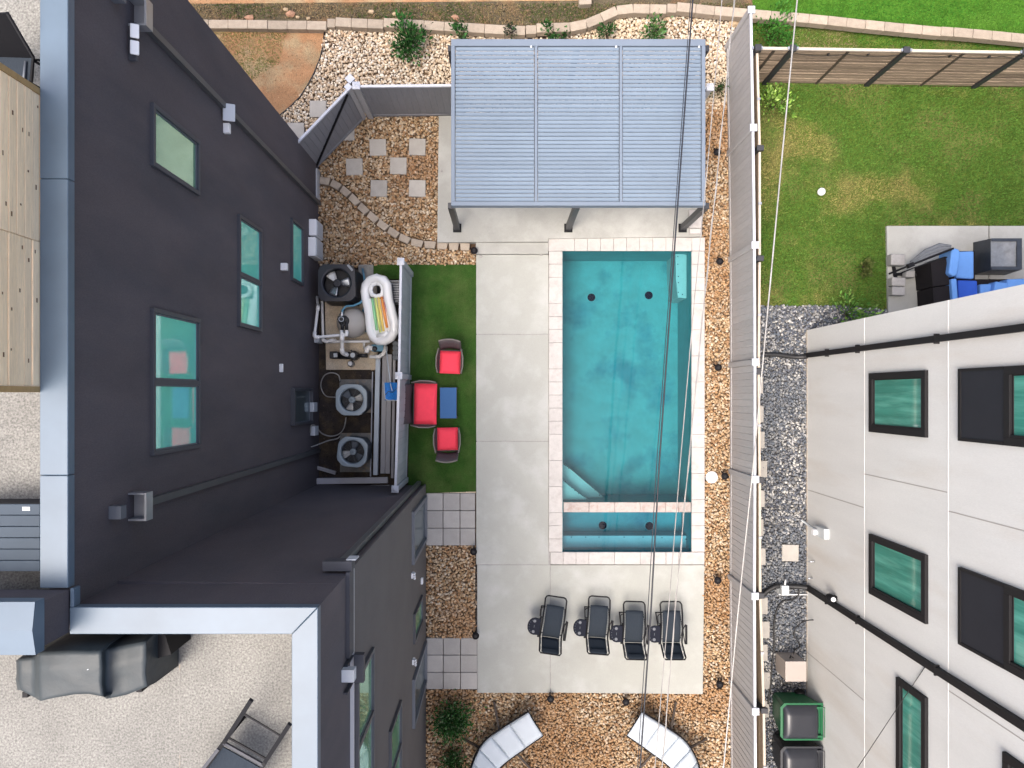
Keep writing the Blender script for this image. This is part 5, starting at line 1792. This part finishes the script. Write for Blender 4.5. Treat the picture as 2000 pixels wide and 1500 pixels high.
# lying boards and posts
def lying(label, a, b, z0, w, h, m, name='fence_board', grooves=0):
    p, q = Vector(G(*a, z0 + h)), Vector(G(*b, z0 + h))
    d = q - p
    rz = math.atan2(d.y, d.x)
    c = (p + q) / 2
    t = thing(name, label, 'board', (c.x, c.y, z0), 'fence boards lying behind the equipment fence')
    n = max(1, grooves)
    for k in range(n):
        off = (k - (n - 1) / 2) * w / n
        cc = c + Vector((-math.sin(rz), math.cos(rz), 0)) * off
        MB().obox((cc.x, cc.y, z0 + h / 2), (d.length, w / n - .006, h), rz).build('strip' if n > 1 else 'plank', m, t, bevel=.004, seg=1)
    return t


lying('long pale blue fence post lying left of the grey boards', (738, 697), (733, 928), .10, .115, .11, 'board_pale', 'fence_post')
lying('thin white rail lying beside the condensers', (727.5, 726), (723.5, 931), .02, .03, .06, 'rail_white', 'fence_rail')
lying('wide grooved grey board lying in the middle of the stack', (756, 692), (752, 925), .04, .235, .05, 'board_grey', 'fence_board', 2)
lying('narrow grey board lying against the base of the equipment fence', (770, 702), (766, 934), .02, .07, .05, 'board_grey', 'fence_board', 1)
lying('short wide grey board lying crosswise at the fence end, upper one', (618, 940), (757, 938), .10, .15, .07, 'board_mid', 'fence_board', 1)
lying('short wide grey board lying crosswise at the fence end, lower one', (622, 954), (760, 953), .06, .14, .06, 'board_mid', 'fence_board', 1)
lying('short grey rail lying askew by the house wall', (596, 907), (655, 924), .05, .09, .06, 'board_grey', 'fence_rail', 2)
np_ = thing('pool_net', 'blue leaf net with long pale pole leaning on the equipment fence', 'net', G(762, 765, .7))
MB().tube([Vector(G(753, 670, .6)), Vector(G(757, 705, .8)), Vector(G(763, 752, 1.0)), Vector(G(766, 763, 1.02))], .012, 6).build('pole', 'board_pale', np_)


def netf(u, v):
    x, y = 750 + 25 * u + 1.5 * v, 747 + 35 * v
    return G(x, y, .95 + .12 * u - .10 * math.sin(math.pi * u) * math.sin(math.pi * v) + .01 * math.sin(u * 21) * math.sin(v * 17))


MB().grid(netf, 10, 12).build('mesh_bag', 'net_blue', np_, solid=.006)
MB().tube([netf(0, 0), netf(.0, .6), netf(.04, .92), netf(.25, 1), netf(.7, 1), netf(1, 1)], .014, 6).build('rim', 'light_grey', np_)
MB().tube([netf(0, .75), netf(.3, .5), netf(.65, .55), netf(1, .3)], .010, 5).build('strap', 'frame_dark', np_)

# conduits to the condensers
GC = 'grey cable conduits to the condensers'


def conduit(label, pts, r=.014, m='cable_pale'):
    P = [Vector(G(*p)) for p in pts]
    out = []
    for i in range(len(P) - 1):
        p0, p1, p2, p3 = P[max(0, i - 1)], P[i], P[i + 1], P[min(len(P) - 1, i + 2)]
        for j in range(4):
            s = j / 4
            out.append(.5 * ((2 * p1) + (p2 - p0) * s + (2 * p0 - 5 * p1 + 4 * p2 - p3) * s * s + (3 * p1 - p0 - 3 * p2 + p3) * s ** 3))
    out.append(P[-1])
    return tag(MB().tube(out, r, 6).build('conduit', m, origin=tuple(P[0])), label, 'conduit', GC)


conduit('thin grey conduit looping above the upper condenser', [(664, 745, .3), (661, 733, .35), (648, 728, .35), (634, 733, .3), (627, 748, .25), (629, 763, .2), (638, 774, .2), (655, 776, .3)])
conduit('pale conduit sagging from the wall box to the upper condenser', [(606, 845, .8), (608, 831, .8), (616, 832, .6), (628, 846, .3), (645, 852, .2), (662, 848, .2), (672, 835, .25), (676, 815, .3)], .016)
conduit('pale conduit running from the wall box to the lower condenser', [(608, 873, .7), (622, 868, .5), (640, 861, .3), (658, 857, .3), (664, 852, .3)], .016)

# ------------------------------------------------------------------ neighbour patio
so = thing('sectional_sofa', 'black wicker corner sofa with blue cushions at the pale house wall', 'sofa', G(1850, 560, 0))


def bq(pts, z0, z1, name, m, parent=so, bev=.02):
    return MB().prism(gpoly(pts, z1), z0, z1).build(name, m, parent, bevel=bev, seg=2)


bq([(1818, 513), (1848, 500), (1856, 556), (1822, 560)], .04, .72, 'frame_end', 'wicker_black')
bq([(1822, 561), (1857, 557), (1866, 640), (1826, 640)], .04, .70, 'frame_end', 'wicker_black')
bq([(1858, 490), (1905, 490), (1905, 600), (1860, 600)], .04, .32, 'base', 'wicker_black')
bq([(1862, 545), (2080, 545), (2080, 640), (1868, 640)], .04, .30, 'base', 'wicker_black')
bq([(1872, 491), (1903, 490), (1903, 545), (1868, 543)], .325, .45, 'seat_cushion', 'blue_cushion', bev=.04)
bq([(1860, 483), (1873, 486), (1877, 494), (1870, 538), (1862, 540), (1853, 534)], .34, .85, 'back_cushion', 'blue_cushion', bev=.04)
bq([(1858, 545), (1869, 543), (1873, 600), (1862, 600)], .32, .80, 'back_cushion', 'blue_cushion', bev=.03)
bq([(1871, 547), (1909, 548), (1911, 590), (1874, 610)], .31, .47, 'seat_cushion', 'blue_royal', bev=.03)
bq([(1915, 555), (1940, 554), (1940, 600), (1915, 600)], .31, .46, 'seat_cushion', 'blue_cushion', bev=.03)
bq([(1945, 549), (1975, 553), (1980, 600), (1935, 600)], .31, .60, 'throw_pillow', 'blue_cushion', bev=.04)
bq([(1967, 545), (2060, 541), (2060, 600), (1970, 600)], .31, .62, 'back_cushion', 'blue_cushion', bev=.04)
bx = thing('covered_fire_table', 'square black covered fire table on the neighbour patio', 'fire table', G(1958, 497, 0))


def cov(u, v):
    x, y = 1935 + 59 * u, 466 + 61 * v
    return G(x, y, .60 - .05 * math.exp(-((u - .45) ** 2 + (v - .55) ** 2) * 9) + .012 * math.sin(u * 9 + v * 7) * math.sin(v * 8))


MB().grid(cov, 12, 12).build('cover_top', 'cover_tan', bx)
b_ = MB()
e = [cov(0, 0), cov(1, 0), cov(1, 1), cov(0, 1)]
b_.add([(p[0], p[1], p[2] + .004) for p in e] + [(p[0] + d[0], p[1] + d[1], .031) for p, d in zip(e, ((-.04, .03), (.03, .03), (.03, -.03), (-.04, -.03)))], [(i, 4 + i, 4 + (i + 1) % 4, (i + 1) % 4) for i in range(4)])
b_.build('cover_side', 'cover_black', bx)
rim = MB()
for (a, c) in (((0, 0), (.84, .09)), ((.84, 0), (1, 1)), ((0, .9), (.84, 1))):
    q = [cov(a[0], a[1]), cov(c[0], a[1]), cov(c[0], c[1]), cov(a[0], c[1])]
    zt_ = .625
    rim.add([(p[0], p[1], zt_) for p in q], [(3, 2, 1, 0)])
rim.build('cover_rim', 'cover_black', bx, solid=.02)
um = thing('patio_umbrella', 'folded cantilever umbrella lying across grey weight blocks on the patio', 'umbrella', G(1800, 515, 0))
MB().tube([Vector(G(1736, 535, .35)), Vector(G(1778, 518, .5)), Vector(G(1863, 485, .95))], .025, 8).build('pole', 'black_metal', um)
MB().tube([Vector(G(1748, 538, .3)), Vector(G(1785, 523, .5)), Vector(G(1850, 502, .8))], .015, 6).build('arm', 'black_metal', um)
for k, (dy, r0) in enumerate(((-13, .05), (-6, .06), (0, .045))):
    MB().tube([Vector(G(1778, 517 + dy * .4, .5)), Vector(G(1808, 502 + dy * .9, .62)), Vector(G(1835, 492 + dy, .72)), Vector(G(1858, 487 + dy * .5, .85))], [.02, r0, r0 * 1.1, .025], 7).build('canopy_fold', 'canopy_grey', um)
MB().obox(G(1778, 518, .52), (.14, .10, .10), .4).build('hub', 'black_metal', um)
MB().bar(G(1745, 536, .05), G(1790, 536, .05), .07).build('base_arm', 'black_metal', um)
MB().bar(G(1750, 545, .06), G(1741, 500, .06), .06).build('base_arm', 'black_metal', um)
for k, (x, y, w_, h_, lab) in enumerate(((1756, 550, 27, 17, 'speckled grey weight block on the patio, upper of the lower pair'), (1756, 568, 26, 17, 'speckled grey weight block on the patio, lowest one'), (1755, 507, 28, 22, 'pale grey weight block under the umbrella pole near the lawn'), (1779, 534, 18, 15, 'pale grey weight block right under the umbrella joint'))):
    c = G(x, y, .25)
    tag(MB().obox((c[0], c[1], .14), (w_ / 80, h_ / 80, .22), R(-2)).build('weight_block', 'stone_grey', bevel=.03, origin=(c[0], c[1], .03)), lab, 'weight block', 'umbrella weight blocks')
c = G(1807, 526, .2)
t = thing('red_jug', 'glossy red plastic jug under the folded umbrella', 'jug', (c[0], c[1], .03))
MB().lathe((c[0], c[1], .031), [(.09, 0), (.11, .05), (.10, .18), (.04, .22)], 14).build('body', 'red_plastic', t)
MB().tube([(c[0] + .06, c[1] + .02, .15), (c[0] + .16, c[1] + .05, .2), (c[0] + .2, c[1] + .03, .2)], .025, 7).build('spout', 'red_plastic', t)
MB().tube([(c[0] - .06, c[1], .1), (c[0] - .15, c[1] - .04, .16), (c[0] - .05, c[1], .22)], .018, 6).build('handle', 'red_plastic', t)
c = G(1801, 537, .1)
tag(MB().bar((c[0] - .18, c[1], .09), (c[0] + .18, c[1], .09), .07).build('black_sleeve', 'black_rubber', bevel=.015, origin=(c[0], c[1], .03)), 'black tube lying beside the red jug on the patio', 'tube')

# ------------------------------------------------------------------ side yard of the pale house
def wheelie(label, px, py, body_m, lid_m):
    t = thing('wheeled_bin', label, 'bin', (0, 0, 0), 'wheeled bins by the pale house')
    b = MB()
    lo, hi = .24, .30

    def rr(hx, hy, z, r=.06):
        return [(-hx + r, -hy, z), (hx, -hy, z), (hx, hy, z), (-hx + r, hy, z), (-hx, hy - r, z), (-hx, -hy + r, z)]
    a, c = rr(.33, .30, .06), rr(.46, .40, .93)
    b.add(a + c, [(i, (i + 1) % 6, 6 + (i + 1) % 6, 6 + i) for i in range(6)] + [(5, 4, 3, 2, 1, 0)])
    b.build('body', body_m, t)
    rm = MB()
    q0, q1, q2 = rr(.49, .43, .93, .09), rr(.49, .43, .97, .09), rr(.44, .39, .975, .09)
    rm.add(q0 + q1 + q2, [(i, (i + 1) % 6, 6 + (i + 1) % 6, 6 + i) for i in range(6)] + [(6 + i, 6 + (i + 1) % 6, 12 + (i + 1) % 6, 12 + i) for i in range(6)] + [(5, 4, 3, 2, 1, 0)])
    rm.build('rim', body_m, t)

    def lidf(u, v):
        x, y = -.43 + .80 * u, -.385 + .77 * v
        e = min(u, 1 - u, v, 1 - v)
        return (x, y, .98 + .085 * (1 - math.exp(-e * 18)) + .03 * math.sin(math.pi * v) - (.025 if .80 < v else 0))
    MB().grid(lidf, 14, 14).build('lid', lid_m, t)
    hn = MB().tube([(.40, -.34, .96), (.52, -.34, 1.0), (.52, .34, 1.0), (.40, .34, .96)], .018, 7).build('handle', body_m, t)
    for s in (-1, 1):
        MB().tube([(.30, s * .30, .12), (.30, s * .36, .12)], .12, 14).build('wheel', 'black_rubber', t)
        MB().obox((.40, s * .33, .97), (.14, .05, .05)).build('hinge', body_m, t)
    lg = MB()
    lg.obox((0, .352, .70), (.16, .004, .02), 0)
    lg.obox((0, .356, .72), (.05, .004, .05), 0)
    lg.build('emblem', 'light_grey', t)
    x, y, _ = G(px, py, 1.0)
    t.location = (x, y, 0)
    return t


b1 = wheelie('dark green wheeled bin with black lid against the pale house', 1567, 1411, 'bin_green', 'bin_lid')
b2_ = wheelie('black wheeled bin cut off at the bottom edge beside the green bin', 1567, 1496, 'bin_black', 'bin_lid')
c = G(1553, 1310, .6)
gn = thing('utility_cabinet', 'square beige metal cabinet on the grey pebbles beside the pale house', 'cabinet', (c[0], c[1], 0))
MB().box((c[0] - .235, c[1] - .225, .0), (c[0] + .235, c[1] + .225, .62)).build('body', 'beige', gn, bevel=.012)
MB().box((c[0] - .25, c[1] - .24, .621), (c[0] + .25, c[1] + .24, .655)).build('lid', 'beige', gn, bevel=.012)
MB().tube([(c[0] - .05, c[1] + .226, .42), (c[0] - .05, c[1] + .30, .46), (c[0] - .04, c[1] + .30, .6)], .014, 6).build('latch', 'black_metal', gn)


def snake(label, pts, r, m='black_rubber', name='hose', cat='hose'):
    P = [Vector(G(*p)) for p in pts]
    out = []
    for i in range(len(P) - 1):
        p0, p1, p2, p3 = P[max(0, i - 1)], P[i], P[i + 1], P[min(len(P) - 1, i + 2)]
        for j in range(4):
            s = j / 4
            out.append(.5 * ((2 * p1) + (p2 - p0) * s + (2 * p0 - 5 * p1 + 4 * p2 - p3) * s * s + (3 * p1 - p0 - 3 * p2 + p3) * s ** 3))
    out.append(P[-1])
    return tag(MB().tube(out, r, 8).build(name, m, origin=(P[0].x, P[0].y, 0)), label, cat)


snake('ribbed black drain hose from the upper downpipe to the fence', [(1576, 696, .2), (1568, 697, .14), (1550, 697, .09), (1520, 693, .08), (1492, 692, .07)], .055, 'black_rubber', 'drain_hose', 'drain hose')
snake('black drain hose curving from the lower downpipe to the fence post', [(1580, 1148, .2), (1560, 1146, .15), (1535, 1145, .1), (1516, 1145, .1), (1500, 1153, .08), (1490, 1162, .07)], .06, 'black_rubber', 'drain_hose', 'drain hose')
snake('black hose winding down the pebbles from the grey tap box', [(1560, 1152, .1), (1558, 1165, .07), (1545, 1172, .06), (1530, 1174, .06), (1518, 1190, .06), (1512, 1220, .06), (1512, 1260, .06), (1508, 1300, .06), (1505, 1340, .06), (1500, 1375, .06)], .02)
snake('black cable looping from the wall to the beige cabinet', [(1600, 1214, .45), (1590, 1211, .4), (1572, 1213, .3), (1556, 1224, .15), (1551, 1240, .1), (1558, 1252, .12), (1562, 1262, .25), (1552, 1270, .45), (1550, 1278, .6)], .014, 'black_rubber', 'cable', 'cable')
c = G(1533, 1153, .2)
tx_ = thing('tap_box', 'grey metal box and pipes on the pebbles beside the drain hose', 'tap box', (c[0], c[1], 0))
MB().box((c[0] - .09, c[1] - .12, 0), (c[0] + .09, c[1] + .12, .24)).build('body', 'meter_grey', tx_, bevel=.012)
MB().tube([(c[0], c[1] + .13, .2), (c[0] + .02, c[1] + .26, .2)], .02, 6).build('stub_pipe', 'white_metal', tx_)
MB().tube([(c[0] - .1, c[1] - .14, .06), (c[0] + .6, c[1] - .14, .06)], .018, 6).build('ground_pipe', 'white_metal', tx_)
c = G(1568, 1092, .1)
MBt = MB().tube([G(1563, 1097, .1), G(1590, 1097, .5)], .008, 5)
tag(MBt.build('rod', 'galv', origin=c), 'short thin metal rod leaning at the pale wall base', 'rod')

# ------------------------------------------------------------------ overhead cables
def wire(label, pts, z, r, m, sag=.0):
    P = [Vector(G(x, y, z)) for x, y in pts]
    d0, d1 = (P[0] - P[1]).normalized(), (P[-1] - P[-2]).normalized()
    P = [P[0] + d0 * 6] + P + [P[-1] + d1 * 6]
    return tag(MB().tube(P, r, 6).build('overhead_cable', m, origin=tuple(P[0])), label, 'cable', 'overhead cables across the pool')


ZW = 3.2
wire('thin dark overhead cable just left of the thick one', [(1349, 0), (1327, 300), (1305, 600), (1283, 900), (1265, 1200), (1245, 1500)], ZW, .009, 'cable_dark')
wire('thick black overhead cable crossing pergola and pool', [(1353, 0), (1331, 300), (1309, 600), (1288, 900), (1271, 1200), (1250, 1500)], ZW + .03, .018, 'cable_dark')
wire('thin grey overhead cable near the right pool edge', [(1410, 0), (1384, 300), (1355, 600), (1329, 900), (1305, 1200), (1279, 1500)], 3.8, .010, 'cable_mid')
wire('twisted pale overhead cable passing beside the pergola corner', [(1434, 0), (1405, 300), (1374, 600), (1345, 900), (1318, 1200), (1293, 1500)], 3.6, .011, 'cable_mid')
tw = []
a0, a1 = Vector(G(1437, -60, 3.6)), Vector(G(1290, 1560, 3.6))
pts = [(1434, 0), (1405, 300), (1374, 600), (1345, 900), (1318, 1200), (1293, 1500)]
for i in range(161):
    f = i / 160 * 5
    k = min(4, int(f))
    p = Vector(G(*pts[k], 3.6)).lerp(Vector(G(*pts[k + 1], 3.6)), f - k)
    a_ = i * .33
    tw.append((p.x + .016 * math.cos(a_), p.y, p.z + .016 * math.sin(a_)))
tag(MB().tube(tw, .006, 5).build('overhead_cable', 'cable_pale', origin=tw[0]), 'pale wire spiralling around the twisted overhead cable', 'cable', 'overhead cables across the pool')
wire('white overhead cable running over the grey fence and lawn', [(1557, 0), (1528, 300), (1500, 600), (1472, 900), (1441, 1200), (1413, 1500)], 4.2, .015, 'cable_pale')
tag(MB().tube([Vector(G(1812, 1303, 4.9)) + Vector((-.05, 0, 0)), Vector(G(1750, 1402, 4.0)) + Vector((-.1, 0, 0)), Vector(G(1684, 1508, 3.0)) + Vector((-.15, 0, 0))], .007, 5).build('service_cable', 'black_rubber', origin=G(1750, 1402, 4.0)), 'thin dark cable slanting across the tall window of the pale house', 'cable')

# ------------------------------------------------------------------ stones, grass
TAN = [(.50, .36, .22), (.44, .29, .16), (.56, .43, .29), (.37, .22, .11), (.60, .50, .38), (.47, .33, .19), (.33, .20, .11), (.50, .39, .27)]
PALE = [(.58, .48, .36), (.52, .41, .29), (.64, .56, .45), (.44, .33, .23), (.60, .52, .41), (.50, .38, .26), (.66, .60, .51)]
GREY = [(.17, .18, .20), (.24, .25, .27), (.12, .13, .16), (.40, .40, .40), (.20, .20, .20), (.55, .54, .51), (.10, .11, .13), (.30, .29, .27), (.14, .16, .19)]
PATHSQ = [[(x - 16.5, y - 16.5), (x + 16.5, y - 16.5), (x + 16.5, y + 16.5), (x - 16.5, y + 16.5)] for (x, y) in ((621, 213), (578, 256), (676, 258), (738, 288), (815, 287), (692, 326), (778, 324), (740, 368), (815, 368))]
KERB = [(618, 344), (650, 348), (672, 360), (700, 386), (745, 430), (790, 458), (830, 469), (920, 474), (920, 490), (830, 486), (785, 474), (735, 442), (690, 400), (660, 374), (618, 360)]
stones('river_rocks', 'pale rounded stones covering the upper bed', [BED_N], PATHSQ, .064, .088, PALE, -.035, ((.58, .47, .33), .8), 2, 1.0)
stones('river_rocks', 'tan rounded stones covering the bed around the stepping stones', [BED_M], PATHSQ + [KERB], .062, .086, TAN, -.032, ((.33, .18, .09), .9), 2)
stones('river_rocks', 'tan rounded stones filling the strips right of and below the pool', [BED_R, BED_S], [], .060, .084, TAN, -.03, ((.36, .19, .08), .8), 2)
stones('river_rocks', 'tan rounded stones in the small bed between the two paver paths', [BED_E], [], .060, .084, TAN, -.03, ((.42, .24, .12), .9), 2)
BROWN = [(.14, .10, .06), (.09, .065, .04), (.20, .13, .075), (.06, .048, .03), (.17, .115, .07)]
ORANGE = [(.34, .19, .10), (.27, .15, .075), (.40, .25, .14), (.30, .20, .11)]
stones('soil_clods', 'small clods and bark bits on the dark soil bank', [[(330, 8), (1480, 6), (1460, 16), (1330, 6), (1215, 10), (1120, 44), (1048, 50), (655, 34), (340, 38)]], [], .085, .055, BROWN, -.045, None, 2, 1.0)
stones('soil_clods', 'small orange clods on the clay patch', [DIRT], [], .085, .042, ORANGE, -.062, None, 1, 1.0)
stones('soil_clods', 'dark clods in the bare equipment yard', [[(622, 690), (735, 722), (728, 930), (600, 930), (622, 740)]], [], .13, .05, [(.05, .04, .03), (.09, .065, .045), (.03, .025, .02)], -.06, None, 1, 1.0)
SQ2 = [[(x - 17, y - 17), (x + 17, y - 17), (x + 17, y + 17), (x - 17, y + 17)] for (x, y) in ((1543.5, 1080),)]
stones('grey_pebbles', 'grey and white pebbles beside the pale house', [BED_G], SQ2, .055, .080, GREY, -.036, ((.15, .17, .20), .8), 2, .80)
blades('grass', 'bright green grass beyond the block kerb', [LAWN_N], [], 1500, .05, .016, (.045, .16, .018), (.09, .20, .03), -.035, .9, 3)
blades('grass', 'patchy grass of the neighbour lawn', [LAWN_E], [[(1731, 440), (2700, 440), (2700, 720), (1731, 720)]], 3000, .055, .018, (.070, .146, .025), (.225, .205, .07), -.04, .8, 5, .52, .36)
blades('grass', 'grass strip between the kerb and the wood fence', [LAWN_N2], [], 1700, .05, .016, (.05, .15, .02), (.24, .19, .10), -.04, 1.1, 9, .5)
blades('grass', 'sparse grass on the clay patch', [[(370, 55), (560, 55), (545, 120), (470, 170), (420, 150)]], [], 1500, .05, .016, (.14, .17, .045), (.30, .25, .11), -.045, 1.4, 12, .45)
blades('grass', 'thin weeds and straw on the dark soil bank', [[(340, 6), (1480, 6), (1460, 18), (1330, 8), (1215, 12), (1120, 45), (1048, 50), (655, 34), (340, 36)]], [], 1300, .06, .016, (.055, .085, .02), (.26, .19, .10), -.02, 1.5, 14, .45)
blades('turf_pile', 'short artificial turf fibres', [TURF], [], 3400, .018, .010, (.034, .092, .016), (.062, .115, .026), .028, 1.1, 20, .5, .16)

# ------------------------------------------------------------------ plants
DG = [(.025, .085, .02), (.04, .12, .03), (.015, .05, .015), (.06, .16, .05)]
MG = [(.05, .13, .03), (.08, .18, .05), (.03, .08, .02), (.12, .22, .10)]
LG = [(.16, .30, .05), (.24, .40, .07), (.10, .22, .04), (.30, .44, .12)]
OL = [(.03, .10, .02), (.05, .14, .04), (.02, .06, .015), (.16, .24, .12), (.035, .11, .03)]
shrub(797, 82, .36, .62, 900, .11, DG, 'glossy dark green shrub in the pale stones left of the pergola')
GB = 'small shrubs along the back of the pergola'
shrub(900, 68, .20, .4, 220, .09, DG, 'small green shrub behind the left rear corner of the pergola', group=GB)
shrub(1000, 64, .19, .4, 160, .08, [(.03, .07, .03), (.07, .05, .05), (.02, .04, .02)], 'thin dark purplish shrub behind the pergola, second from left', group=GB)
shrub(1074, 64, .19, .42, 200, .09, DG, 'leafy shrub behind the middle of the pergola', group=GB)
shrub(1102, 68, .12, .35, 110, .08, DG, 'tiny shrub just right of the leafy one behind the pergola', group=GB)
shrub(1187, 65, .18, .42, 190, .09, DG, 'small shrub behind the right bay of the pergola near the kerb bend', group=GB)
shrub(1280, 56, .32, .6, 420, .10, MG, 'open branched green shrub near the right rear end of the pergola', group=GB)
shrub(1406, 172, .17, .45, 420, .05, [(.012, .05, .01), (.02, .075, .015)], 'dense dark shrub between the pergola corner and the grey fence', upright=.9)
shrub(881, 1405, .40, .6, 2600, .075, OL, 'round variegated shrub in the lower bed left of the lounger', spiky=.36)
shrub(888, 1492, .28, .5, 1000, .075, OL, 'small variegated shrub cut by the bottom edge')
shrub(1510, 66, .42, .5, 700, .09, [(.035, .13, .02), (.06, .18, .03)], 'bushy weed beside the north end of the grey fence', 'weed', 'weed')
shrub(1515, 200, .38, .55, 330, .10, LG, 'lime green shrub by the grey fence on the lawn', upright=.7)
shrub(1660, 612, .42, .45, 420, .10, [(.06, .17, .03), (.12, .26, .05), (.18, .3, .07)], 'leafy green shrub at the corner of the pale house', upright=.7)
shrub(1690, 520, .16, .25, 130, .14, [(.08, .11, .03), (.14, .16, .05)], 'tuft of tall grass on the lawn beside the patio', 'grass_tuft', 'grass tuft', upright=1.0)

# loose rocks on the soil bank
for (x, y, r_, m, lab) in ((486, 33, .11, 'rock_red', 'reddish rock on the soil bank above the kerb start'), (566, 25, .11, 'rock_red', 'angular brown rock on the soil bank left of centre'), (557, 16, .06, 'rock_tan', 'small tan rock beside the angular brown rock'), (580, 31, .05, 'rock_tan', 'little grey rock resting near the kerb below the brown rock'), (601, 33, .05, 'rock_tan', 'little pale rock above the low kerb'), (724, 21, .07, 'rock_tan', 'flat tan rock on the bank left of the dark shrub'), (889, 32, .09, 'rock_red', 'pinkish rock on the bank above the pergola left end'), (770, 25, .06, 'rock_tan', 'pale rock on the bank above the dark shrub'), (1436, 42, .16, 'rock_tan', 'large pale rock at the north end of the grey fence'), (727, 720, .06, 'rock_tan', 'pale stone at the lower edge of the equipment pad')):
    c = G(x, y, .05)
    v = ICO_V * (1 + rng.uniform(-.22, .22, (12, 1))) * np.array([r_ * 1.2, r_ * .85, r_ * .6])
    mb_ = MB().add([(c[0] + p[0], c[1] + p[1], .0 + p[2]) for p in v], [tuple(q) for q in ICO_F])
    tag(mb_.build('rock', m, origin=(c[0], c[1], 0)), lab, 'rock')
c = G(1143, 1, .15)
tag(MB().obox((c[0], c[1], .07), (.30, .2, .2), .05).build('loose_block', 'block_pale', bevel=.01, origin=(c[0], c[1], 0)), 'loose pale concrete block on the bank at the top edge', 'block')
